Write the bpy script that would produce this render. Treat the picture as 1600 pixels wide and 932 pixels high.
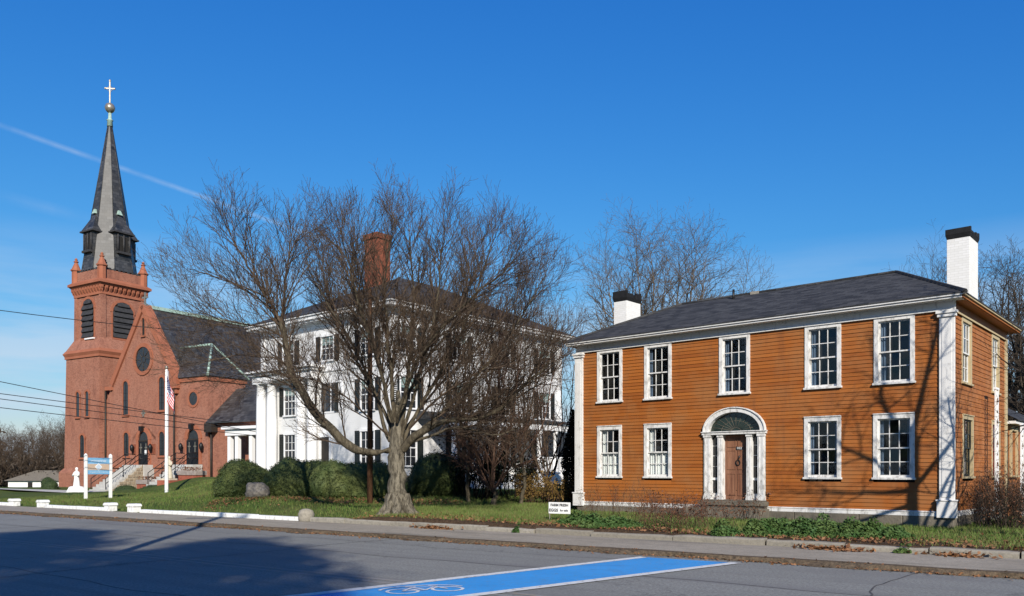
import bpy, math, random
import numpy as np
from math import sin, cos, pi, radians, sqrt, atan2
random.seed(7); rng = np.random.default_rng(7)
S = bpy.context.scene
for o in list(bpy.data.objects): bpy.data.objects.remove(o)

# ------------------------------------------------------------------ camera, sky, sun, exposure
F_PX, HOR, CAMZ = 1291.0, 737.0, 1.7
cam_d = bpy.data.cameras.new('camera'); cam = bpy.data.objects.new('camera', cam_d)
S.collection.objects.link(cam); S.camera = cam
cam.location = (0, 0, CAMZ); cam.rotation_euler = (pi/2, 0, 0)
cam_d.sensor_width = 36; cam_d.lens = 36*F_PX/1600
cam_d.shift_y = (HOR-466)/1600
cam_d.clip_start = 0.1; cam_d.clip_end = 9000

SUN_EL = radians(28); SUN_AZ = (0.17, -0.985)          # horizontal direction towards the sun
W = bpy.data.worlds.new('World'); S.world = W; W.use_nodes = True
wn, wl = W.node_tree.nodes, W.node_tree.links
wn.clear()
def wnode(t, **k):
    n = wn.new(t)
    for a, v in k.items(): setattr(n, a, v)
    return n
w_out = wnode('ShaderNodeOutputWorld'); w_bg = wnode('ShaderNodeBackground')
sky = wnode('ShaderNodeTexSky', sky_type='NISHITA')
sky.sun_disc = False; sky.sun_elevation = SUN_EL; sky.sun_rotation = atan2(SUN_AZ[0], SUN_AZ[1])
sky.altitude = 50; sky.air_density = 1.5; sky.dust_density = 0.1; sky.ozone_density = 2.0
# film response of the photograph's sky: one tone curve per channel, the same over the whole dome
sep = wnode('ShaderNodeSeparateColor'); com = wnode('ShaderNodeCombineColor'); wl.new(sky.outputs[0], sep.inputs[0])
for i, (k, g) in enumerate(((.070, 1.75), (.433, 1.09), (1.70, .647))):
    p = wnode('ShaderNodeMath', operation='POWER'); p.inputs[1].default_value = g; wl.new(sep.outputs[i], p.inputs[0])
    q = wnode('ShaderNodeMath', operation='MULTIPLY'); q.inputs[1].default_value = k; wl.new(p.outputs[0], q.inputs[0]); wl.new(q.outputs[0], com.inputs[i])
tc = wnode('ShaderNodeTexCoord'); 
def wmath(op, a, b=None, c=None):
    n = wnode('ShaderNodeMath', operation=op)
    for i, v in enumerate((a, b, c)):
        if v is None: continue
        if isinstance(v, (int, float)): n.inputs[i].default_value = v
        else: wl.new(v, n.inputs[i])
    return n.outputs[0]
def wdot(vec):
    n = wnode('ShaderNodeVectorMath', operation='DOT_PRODUCT'); wl.new(tc.outputs['Generated'], n.inputs[0]); n.inputs[1].default_value = vec
    return n.outputs['Value']
def raydir(px, py):
    v = np.array([(px-800)/F_PX, 1.0, (HOR-py)/F_PX]); return v/np.linalg.norm(v)
noi = wnode('ShaderNodeTexNoise'); noi.inputs['Scale'].default_value = 26; noi.inputs['Detail'].default_value = 6
wl.new(tc.outputs['Generated'], noi.inputs['Vector'])
masks = []
for (a, b, wid, amt) in (((0, 196), (600, 408), 0.0036, 0.24), ((0, 306), (190, 356), 0.008, 0.34)):   # vapour trails
    A, B = raydir(*a), raydir(*b); n = np.cross(A, B); n /= np.linalg.norm(n)
    mid = (A+B)/2; mid /= np.linalg.norm(mid); half = cos(math.acos(np.dot(A, B))*0.62)
    ad = wmath('ABSOLUTE', wdot(tuple(n)))
    core = wmath('SUBTRACT', 1.0, wmath('DIVIDE', ad, wid)); core = wmath('MAXIMUM', core, 0.0)
    along = wnode('ShaderNodeMapRange'); along.inputs['From Min'].default_value = half; along.inputs['From Max'].default_value = half+0.012
    wl.new(wdot(tuple(mid)), along.inputs['Value'])
    m = wmath('MULTIPLY', wmath('MULTIPLY', core, along.outputs[0]), wmath('MULTIPLY', wmath('POWER', noi.outputs['Fac'], 2.0), 4*amt))
    masks.append(m)
# thin cirrus low in the sky
mp = wnode('ShaderNodeMapping'); mp.inputs['Scale'].default_value = (1.6, 1.6, 12); mp.inputs['Rotation'].default_value = (0.05, 0.09, 0)
wl.new(tc.outputs['Generated'], mp.inputs['Vector'])
cn = wnode('ShaderNodeTexNoise'); cn.inputs['Scale'].default_value = 2.2; cn.inputs['Detail'].default_value = 7; cn.inputs['Roughness'].default_value = 0.55
wl.new(mp.outputs[0], cn.inputs['Vector'])
cr = wnode('ShaderNodeMapRange'); cr.inputs['From Min'].default_value = 0.33; cr.inputs['From Max'].default_value = 0.60; wl.new(cn.outputs['Fac'], cr.inputs['Value'])
el = wnode('ShaderNodeMapRange'); el.inputs['From Min'].default_value = 0.26; el.inputs['From Max'].default_value = 0.08; wl.new(wdot((0, 0, 1)), el.inputs['Value'])
masks.append(wmath('MULTIPLY', wmath('MULTIPLY', cr.outputs[0], el.outputs[0]), 0.85))
tot = wmath('MINIMUM', wmath('ADD', wmath('ADD', masks[0], masks[1]), masks[2]), 0.85)
mix = wnode('ShaderNodeMix', data_type='RGBA'); wl.new(tot, mix.inputs['Factor'])
wl.new(com.outputs[0], mix.inputs['A']); mix.inputs['B'].default_value = (4.2, 5.0, 6.0, 1)
wl.new(mix.outputs['Result'], w_bg.inputs['Color']); w_bg.inputs['Strength'].default_value = 0.10
wl.new(w_bg.outputs[0], w_out.inputs[0])

sd = bpy.data.lights.new('sun', 'SUN'); sd.energy = 4.9; sd.angle = radians(0.53); sd.color = (1.0, 0.93, 0.82)
so = bpy.data.objects.new('sun', sd); S.collection.objects.link(so)
from mathutils import Vector, Matrix
light_dir = Vector((-SUN_AZ[0]*cos(SUN_EL), -SUN_AZ[1]*cos(SUN_EL), -sin(SUN_EL)))
so.rotation_euler = light_dir.to_track_quat('-Z', 'Y').to_euler(); so.location = (20, -60, 60)
S.view_settings.view_transform = 'Standard'; S.view_settings.look = 'None'
S.view_settings.exposure = 0.5; S.view_settings.gamma = 1; S.view_settings.use_curve_mapping = False
S.render.engine = 'CYCLES'
S.cycles.transparent_max_bounces = 12

# ------------------------------------------------------------------ materials
MATS = {}
class NT:
    def __init__(s, name):
        s.m = bpy.data.materials.new(name); s.m.use_nodes = True; s.n = s.m.node_tree.nodes; s.l = s.m.node_tree.links
        s.p = s.n['Principled BSDF']; MATS[name] = s.m
        s.tc = s.n.new('ShaderNodeTexCoord')
    def put(s, sock, v):
        if hasattr(v, 'is_output'): s.l.new(v, sock)
        else: sock.default_value = v if not (isinstance(v, tuple) and len(v) == 3) else (*v, 1)
    def noise(s, scale, detail=5, vec='Object', rough=0.55, sc=None, out='Fac'):
        n = s.n.new('ShaderNodeTexNoise'); n.inputs['Scale'].default_value = scale; n.inputs['Detail'].default_value = detail; n.inputs['Roughness'].default_value = rough
        v = s.vec(vec, sc); s.l.new(v, n.inputs['Vector']); return n.outputs[out]
    def vec(s, vec, sc=None):
        v = vec if hasattr(vec, 'is_output') else (s.geo() if vec == 'World' else s.tc.outputs[vec])
        if sc:
            m = s.n.new('ShaderNodeMapping'); m.inputs['Scale'].default_value = sc; s.l.new(v, m.inputs['Vector']); v = m.outputs[0]
        return v
    def geo(s):
        g = s.n.new('ShaderNodeNewGeometry'); return g.outputs['Position']
    def rnd(s):
        return s.n.new('ShaderNodeObjectInfo').outputs['Random']
    def ramp(s, v, *st):
        r = s.n.new('ShaderNodeValToRGB'); s.l.new(v, r.inputs[0]); e = r.color_ramp.elements
        while len(e) < len(st): e.new(0.5)
        for i, (p, c) in enumerate(st):
            e[i].position = p; e[i].color = (*c, 1) if isinstance(c, tuple) else (c, c, c, 1)
        return r.outputs[0]
    def mix(s, f, a, b, bl='MIX'):
        n = s.n.new('ShaderNodeMix'); n.data_type = 'RGBA'; n.blend_type = bl
        s.put(n.inputs['Factor'], f); s.put(n.inputs['A'], a); s.put(n.inputs['B'], b); return n.outputs['Result']
    def math(s, op, a, b=None):
        n = s.n.new('ShaderNodeMath'); n.operation = op; s.put(n.inputs[0], a)
        if b is not None: s.put(n.inputs[1], b)
        return n.outputs[0]
    def bump(s, h, strength=0.3, dist=0.02):
        b = s.n.new('ShaderNodeBump'); b.inputs['Strength'].default_value = strength; b.inputs['Distance'].default_value = dist
        s.l.new(h, b.inputs['Height']); s.l.new(b.outputs[0], s.p.inputs['Normal'])
    def brick(s, w, h, mortar=0.01, vec='UV', a=(.3,.1,.06), b=(.36,.13,.08), m=(.3,.2,.15), off=0.5, bias=0):
        n = s.n.new('ShaderNodeTexBrick'); n.inputs['Scale'].default_value = 1; n.inputs['Brick Width'].default_value = w; n.inputs['Row Height'].default_value = h
        n.inputs['Mortar Size'].default_value = mortar; n.offset = off; n.inputs['Bias'].default_value = bias
        for k, c in (('Color1', a), ('Color2', b), ('Mortar', m)): n.inputs[k].default_value = (*c, 1)
        s.l.new(s.vec(vec), n.inputs['Vector']); return n
    def end(s, col, rough=0.8, spec=0.3, metal=0):
        k = .88 if any(w in s.m.name for w in ('white', 'curtain')) else .76
        s.put(s.p.inputs['Base Color'], s.mix(1.0, col, (k, k, k), 'MULTIPLY')); s.put(s.p.inputs['Roughness'], rough); s.p.inputs['Specular IOR Level'].default_value = spec; s.p.inputs['Metallic'].default_value = metal
        return s.m
def simple(name, col, rough=0.8, var=0.25, scale=6, bump=0.0, spec=0.3, metal=0, vec='Object'):
    t = NT(name); n = t.noise(scale, 6, vec)
    c = t.mix(t.ramp(n, (0.3, 0.0), (0.7, 1.0)), tuple(x*(1-var) for x in col), tuple(min(1, x*(1+var)) for x in col))
    if bump: t.bump(t.noise(scale*6, 5, vec), bump, 0.02)
    return t.end(c, rough, spec, metal)

# painted clapboards: per-board tint, rubbed and sun-bleached patches
t = NT('orange_paint')
c = t.mix(t.rnd(), (.300, .086, .013), (.405, .127, .020))
c = t.mix(t.ramp(t.noise(1.3, 6, 'World'), (.42, 0.0), (.68, .75)), c, (.35, .145, .046)); c = t.mix(t.ramp(t.noise(.8, 7, 'World', .7, sc=(3, 3, .5)), (.54, 0.0), (.70, .5)), c, (.20, .075, .026))
c = t.mix(t.ramp(t.noise(30, 4, 'World', sc=(1, 1, .5)), (.64, 0.0), (.8, .5)), c, (.25, .10, .04))
t.bump(t.noise(60, 4, 'World', sc=(.2, .2, 2)), .15, .01); t.end(c, .62, .3)
# weathered shingles on the end wall
t = NT('shingle_paint')
br = t.brick(.15, .16, .008, 'UV', (.40, .14, .035), (.30, .10, .028), (.16, .06, .02))
c = t.mix(t.ramp(t.noise(2.5, 6, 'World'), (.4, 0.0), (.7, .6)), br.outputs[0], (.43, .19, .08))
t.bump(br.outputs['Fac'], -.4, .01); t.end(c, .75, .2)
# weathered white paint
def white_paint(name, worn, base=(.72, .71, .69)):
    t = NT(name)
    c = t.mix(t.ramp(t.noise(.9, 5, 'World'), (.3, 0.0), (.8, .6)), base, tuple(x*.86 for x in base))
    w = t.ramp(t.noise(9, 8, 'World', .65, sc=(1, 1, .45)), (.62-worn*.25, 0.0), (.80-worn*.25, 1.0))
    c = t.mix(t.math('MULTIPLY', w, .75), c, (.25, .235, .21))
    t.bump(t.noise(40, 4, 'World', sc=(1, 1, .3)), .12, .01); return t.end(c, .6, .3)
white_paint('white_trim', .25); white_paint('white_worn', .55); white_paint('white_clean', -.2, (.80, .80, .80))
white_paint('cream_trim', .3, (.55, .44, .26)); white_paint('white_kerb', .38, (.80, .80, .78))
t = NT('white_clapboard')                                     # far house: clapboards finer than a pixel or two
wv = t.n.new('ShaderNodeTexWave'); wv.bands_direction = 'Y'; wv.wave_profile = 'SAW'; wv.inputs['Scale'].default_value = .314/.115; t.l.new(t.tc.outputs['UV'], wv.inputs['Vector'])
t.bump(wv.outputs['Fac'], .6, .03); t.end(t.mix(t.ramp(t.noise(1.5, 5), (.35, 0.0), (.75, 1.0)), (.80, .80, .80), (.70, .70, .69)), .6, .3)
simple('maroon_paint', (.20, .025, .02), .5); simple('dark_shutter', (.018, .022, .020), .55, .3)
t = NT('roof_shingle')
br = t.brick(.34, .15, .006, 'UV', (.014, .015, .018), (.105, .106, .110), (.010, .010, .012))
c = t.mix(t.ramp(t.noise(1.0, 6, t.vec('UV'), .75, sc=(2.2, 7.0, 1)), (.38, 0.0), (.64, .85)), t.mix(.55, br.outputs[0], (.020, .020, .020)), t.mix(.45, br.outputs[0], (.056, .056, .054)))
t.bump(br.outputs['Fac'], -.6, .02); t.end(c, .85, .25)
t = NT('slate')
br = t.brick(.40, .28, .012, 'UV', (.018, .020, .022), (.085, .086, .088), (.008, .008, .008))
c = t.mix(t.ramp(t.noise(1.1, 6), (.4, 0.0), (.7, .7)), br.outputs[0], (.058, .055, .050))
t.bump(br.outputs['Fac'], -.6, .02); t.end(c, .48, .4)
t = NT('church_brick')
br = t.brick(.21, .075, .010, 'UV', (.31, .115, .072), (.42, .175, .114), (.40, .235, .17))
c = t.mix(t.ramp(t.noise(.35, 7), (.35, 0.0), (.72, .8)), br.outputs[0], (.36, .142, .088))
c = t.mix(t.ramp(t.noise(1.6, 8, 'Object', .7, sc=(1, 1, .35)), (.50, 0.0), (.70, .6)), c, (.15, .058, .042)); c = t.mix(t.ramp(t.noise(5, 4, 'Object', .85, sc=(1, 1, 1.6)), (.50, 0.0), (.62, .6)), c, (.14, .055, .040))
t.bump(br.outputs['Fac'], -.3, .01); t.end(c, .85, .2)
t = NT('brownstone')
c = t.mix(t.ramp(t.noise(1.2, 7), (.3, 0.0), (.75, 1.0)), (.33, .112, .062), (.41, .155, .09)); t.bump(t.noise(9, 6), .25, .03); t.end(c, .85, .2)
simple('copper_green', (.36, .50, .43), .7, .25, 8); simple('gilt', (.42, .37, .29), .35, .15, 6, 0, .5, .6)
simple('dark_wood', (.035, .028, .022), .6); simple('black_iron', (.012, .012, .013), .45); simple('louver', (.045, .044, .045), .7, .3, 4)
t = NT('door_wood')
c = t.mix(t.ramp(t.noise(5, 8, 'World', .65, sc=(1.4, 1.4, .16)), (.32, 0.0), (.68, 1.0)), (.17, .070, .040), (.36, .175, .10))
t.bump(t.noise(25, 5, 'World', sc=(1, 1, .08)), .3, .01); t.end(c, .6, .3)
t = NT('chimney_white')
br = t.brick(.21, .075, .008, 'UV', (.72, .71, .68), (.78, .77, .75), (.66, .65, .62))
c = t.mix(t.ramp(t.noise(2.2, 8, 'Object', .7), (.56, 0.0), (.8, .5)), br.outputs[0], (.42, .40, .37)); t.bump(br.outputs['Fac'], -.6, .02); t.end(c, .75, .2)
simple('chimney_black', (.012, .012, .013), .8, .4, 7, .4); simple('chimney_brick', (.24, .075, .04), .85, .3, 5, .3)
t = NT('foundation_stone')
c = t.mix(t.ramp(t.noise(1.1, 8, 'World', .6), (.3, 0.0), (.75, 1.0)), (.11, .10, .082), (.235, .205, .16)); c = t.mix(t.ramp(t.noise(7, 6, 'World'), (.55, 0.0), (.75, .6)), c, (.08, .075, .06)); t.bump(t.noise(14, 6, 'World'), .5, .03); t.end(c, .9, .2)
t = NT('granite_kerb')
c = t.mix(t.rnd(), (.26, .235, .19), (.36, .33, .275)); c = t.mix(t.ramp(t.noise(12, 8, 'World', .7), (.45, 0.0), (.72, .7)), c, (.15, .14, .12)); t.bump(t.noise(20, 6, 'World'), .4, .02); t.end(c, .9, .2)
simple('step_concrete', (.50, .49, .46), .85, .15, 3, .2); simple('cobble_stone', (.33, .26, .18), .85, .35, 3, .4); simple('cobble_mortar', (.42, .36, .27), .9, .15, 4)
# glass over a dark room: clear pane with mirror-like reflection
t = NT('window_glass'); t.n.remove(t.p)
tr = t.n.new('ShaderNodeBsdfTransparent'); tr.inputs[0].default_value = (.86, .89, .90, 1); gl = t.n.new('ShaderNodeBsdfGlossy'); gl.inputs['Roughness'].default_value = .03
bp = t.n.new('ShaderNodeBump'); bp.inputs['Strength'].default_value = .06; bp.inputs['Distance'].default_value = .05; t.l.new(t.noise(2.2, 3, 'World'), bp.inputs['Height']); t.l.new(bp.outputs[0], gl.inputs['Normal'])
lw = t.n.new('ShaderNodeLayerWeight'); lw.inputs[0].default_value = .5; mx = t.n.new('ShaderNodeMixShader')
t.l.new(t.math('ADD', t.math('MULTIPLY', t.math('POWER', lw.outputs['Facing'], 5.0), .95), .05), mx.inputs[0]); t.l.new(tr.outputs[0], mx.inputs[1]); t.l.new(gl.outputs[0], mx.inputs[2]); t.l.new(mx.outputs[0], t.n['Material Output'].inputs[0])
simple('dark_glass', (.016, .018, .022), .07, .4, 3, 0, .6); simple('leaded_glass', (.022, .022, .022), .18, .4, 5, 0, .6)
simple('fan_glass', (.018, .030, .022), .12, .5, 5, 0, .6); simple('pale_glass', (.20, .28, .26), .15, .3, 3, 0, .6)
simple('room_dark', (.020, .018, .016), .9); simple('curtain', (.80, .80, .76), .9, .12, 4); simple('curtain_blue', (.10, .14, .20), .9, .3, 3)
# ground surfaces
t = NT('asphalt')
n1 = t.noise(.35, 6, 'World'); c = t.mix(t.ramp(n1, (.3, 0.0), (.7, 1.0)), (.245, .250, .228), (.315, .320, .292))
mo = t.noise(5, 6, 'World', .7); c = t.mix(t.ramp(mo, (.40, 0.0), (.66, .5)), c, (.20, .19, .175)); sp = t.noise(22, 5, 'World', .85); c = t.mix(t.ramp(sp, (.38, 0.0), (.62, 1.0)), t.mix(.8, c, (.12, .115, .105)), t.mix(.35, c, (.44, .45, .415)))
ln = t.noise(1.0, 5, t.vec('UV'), .6, sc=(.02, 2.6, 1)); c = t.mix(t.ramp(ln, (.52, 0.0), (.66, .45)), c, (.16, .155, .145)); pn = t.noise(.16, 3, 'World', .5); c = t.mix(t.ramp(pn, (.50, 0.0), (.515, .30)), c, (.19, .185, .175))
st = t.noise(.8, 6, t.vec('UV'), .6, sc=(.06, 1.6, 1)); c = t.mix(t.ramp(st, (.50, 0.0), (.68, .55)), c, (.185, .18, .175))
vo = t.n.new('ShaderNodeTexVoronoi'); vo.feature = 'DISTANCE_TO_EDGE'; vo.inputs['Scale'].default_value = .22
wv = t.n.new('ShaderNodeVectorMath'); wv.operation = 'ADD'; t.l.new(t.geo(), wv.inputs[0])
nv = t.n.new('ShaderNodeVectorMath'); nv.operation = 'SCALE'; t.l.new(t.noise(.9, 6, 'World', .65, out='Color'), nv.inputs[0]); nv.inputs['Scale'].default_value = 3.0; t.l.new(nv.outputs[0], wv.inputs[1]); t.l.new(wv.outputs[0], vo.inputs['Vector'])
c = t.mix(t.ramp(vo.outputs['Distance'], (.0, .6), (.008, 0.0)), c, (.07, .068, .064))
t.bump(sp, .35, .01); t.end(c, .82, .25)
t = NT('sidewalk')
c = t.mix(t.ramp(t.noise(.5, 7, 'World'), (.3, 0.0), (.7, 1.0)), (.37, .32, .25), (.48, .425, .345)); mo = t.noise(4, 7, 'World', .75); c = t.mix(t.ramp(mo, (.42, 0.0), (.66, .6)), c, (.25, .22, .175)); sp = t.noise(24, 5, 'World', .85); c = t.mix(t.ramp(sp, (.38, .6), (.6, 0.0)), c, (.18, .165, .14))
c = t.mix(t.ramp(t.noise(1.3, 6, t.vec('UV'), .6, sc=(.12, 1.2, 1)), (.55, 0.0), (.7, .6)), c, (.13, .12, .10)); t.bump(sp, .3, .01); t.end(c, .9, .2)
t = NT('gutter_dirt')
c = t.mix(t.ramp(t.noise(14, 8, 'World', .75), (.35, 0.0), (.65, 1.0)), (.05, .04, .03), (.19, .14, .09)); t.bump(t.noise(30, 6, 'World'), .6, .03); t.end(c, .95, .1)
t = NT('blue_paint')
c = t.mix(t.ramp(t.noise(.8, 6, 'World'), (.3, 0.0), (.75, 1.0)), (.035, .30, .70), (.055, .36, .80)); c = t.mix(t.ramp(t.noise(9, 8, 'World', .85), (.52, 0.0), (.68, .8)), c, (.17, .22, .28)); c = t.mix(t.ramp(t.noise(.9, 5, 'World', .6, sc=(1.6, .5, 1)), (.55, 0.0), (.72, .5)), c, (.08, .24, .46)); c = t.mix(t.ramp(t.noise(1.1, 6, 'World', .7, sc=(.5, 2.0, 1)), (.56, 0.0), (.66, .35)), c, (.03, .12, .30)); t.end(c, .7, .3)
def road_paint(name, col, lo, hi, under=(.13, .13, .13)):
    t = NT(name); c = t.mix(t.ramp(t.noise(9, 8, 'World', .75), (lo, 1.0), (hi, 0.0)), under, col); t.end(c, .75, .3)
road_paint('white_marking', (.62, .62, .60), .52, .70); road_paint('yellow_marking', (.36, .26, .12), .34, .50, (.27, .26, .25)); road_paint('worn_emblem', (.72, .74, .76), .54, .66, (.025, .18, .50))
t = NT('lawn')
pos = t.geo(); sx = t.n.new('ShaderNodeSeparateXYZ'); t.l.new(pos, sx.inputs[0])
dd = t.math('ADD', t.math('MULTIPLY', sx.outputs[0], .5816), t.math('MULTIPLY', sx.outputs[1], .8135))
aa = t.math('SUBTRACT', t.math('MULTIPLY', sx.outputs[0], .8135), t.math('MULTIPLY', sx.outputs[1], .5816))
g = t.mix(t.ramp(t.noise(.45, 6, 'World'), (.35, 0.0), (.68, 1.0)), (.075, .130, .026), (.165, .185, .054)); g = t.mix(t.ramp(t.noise(24, 6, 'World', .8), (.35, .7), (.65, 0.0)), g, (.028, .045, .011))
dirt = t.mix(t.ramp(t.noise(10, 8, 'World', .8), (.35, 0.0), (.65, 1.0)), (.045, .028, .018), (.13, .085, .052))
edge = t.math('ADD', dd, t.math('MULTIPLY', t.noise(.7, 6, 'World'), -3.2))
m1 = t.ramp(t.math('DIVIDE', edge, 30.0), (17.9/30, 1.0), (19.2/30, 0.0))        # bare earth along the kerb
m2 = t.ramp(t.math('DIVIDE', t.math('ADD', aa, 40.0), 60.0), (19/60, 0.0), (22/60, 1.0))
patch = t.ramp(t.noise(.33, 5, 'World'), (.56, 0.0), (.66, .8))
m = t.math('MAXIMUM', t.math('MULTIPLY', m1, m2), t.math('MULTIPLY', patch, m2))
c = t.mix(m, g, dirt); t.bump(t.noise(18, 6, 'World', .8), .8, .06); t.end(c, .95, .1)
simple('tar', (.085, .082, .078), .8, .4, 6)
# vegetation
def bark(name, a, b, sc=7):
    t = NT(name); c = t.mix(t.ramp(t.noise(sc*1.6, 8, 'Object', .75, sc=(1, 1, .22)), (.40, 0.0), (.58, 1.0)), a, b); c = t.mix(t.ramp(t.noise(2.2, 6, 'Object', .7), (.45, 0.0), (.65, .5)), c, tuple(x*.5 for x in b)); t.bump(t.noise(sc*1.6, 8, 'Object', .75, sc=(1, 1, .2)), 1.0, .09); t.end(c, .9, .1)
bark('bark_grey', (.05, .042, .031), (.30, .265, .20)); bark('bark_limb', (.055, .045, .032), (.18, .152, .105)); bark('twig_brown', (.075, .053, .038), (.15, .108, .076), 2); bark('twig_red', (.095, .055, .040), (.165, .098, .070), 2)
bark('twig_grey', (.11, .085, .062), (.19, .150, .11), 2); bark('twig_dark', (.045, .035, .027), (.10, .078, .06), 2); bark('pole_wood', (.07, .038, .022), (.20, .10, .055), 5); bark('vine_dark', (.018, .015, .011), (.05, .04, .028), 3)
def leafmat(name, a, b, sc=3.0):
    t = NT(name); c = t.mix(t.ramp(t.noise(sc, 5, 'World'), (.35, 0.0), (.65, 1.0)), a, b); c = t.mix(t.ramp(t.noise(37, 2, 'World'), (.3, .5), (.7, 0.0)), c, tuple(x*.55 for x in a)); t.end(c, .7, .25)
leafmat('yew', (.058, .088, .024), (.125, .148, .042), 1.6); leafmat('boxwood', (.032, .055, .018), (.06, .09, .03)); leafmat('pine', (.018, .035, .012), (.045, .07, .022), .6)
leafmat('weed_green', (.045, .11, .024), (.12, .18, .05)); leafmat('weed_red', (.13, .050, .028), (.23, .115, .055), 4); leafmat('dead_leaf', (.20, .085, .035), (.36, .19, .09), 9); leafmat('gold_leaf', (.14, .085, .022), (.26, .16, .04)); leafmat('grass_blade', (.090, .165, .026), (.19, .23, .06), .8); leafmat('grass_dry', (.13, .115, .045), (.21, .17, .07), 1)
leafmat('cedar', (.010, .018, .008), (.022, .035, .012))
simple('flag_red', (.55, .012, .018), .8); simple('flag_white', (.66, .66, .68), .8); 
t = NT('flag_blue'); vo = t.n.new('ShaderNodeTexVoronoi'); vo.inputs['Scale'].default_value = 9; vo.inputs['Randomness'].default_value = .15; t.l.new(t.tc.outputs['UV'], vo.inputs['Vector'])
t.end(t.mix(t.ramp(vo.outputs['Distance'], (.22, 1.0), (.3, 0.0)), (.018, .025, .12), (.7, .7, .72)), .8)
simple('sign_blue', (.20, .44, .68), .5, .06); simple('sign_pale', (.60, .70, .80), .5, .04); simple('sign_tan', (.58, .44, .33), .5, .06); simple('sign_ink', (.03, .03, .035), .6); simple('sign_white', (.78, .78, .76), .5, .04)
simple('statue_white', (.78, .77, .74), .7, .08); simple('statue_beige', (.62, .55, .42), .8, .12); simple('boulder', (.20, .18, .155), .9, .35, 3, .6); simple('garage_roof', (.19, .165, .13), .9, .2, 4); simple('fence_green', (.012, .05, .04), .6); simple('wire_black', (.012, .012, .014), .6)
simple('brick_red_box', (.34, .10, .06), .85, .3, 8, .3); simple('planter_stone', (.33, .28, .25), .9, .2, 5, .3); simple('lamp_pane', (.45, .42, .36), .3)

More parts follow.
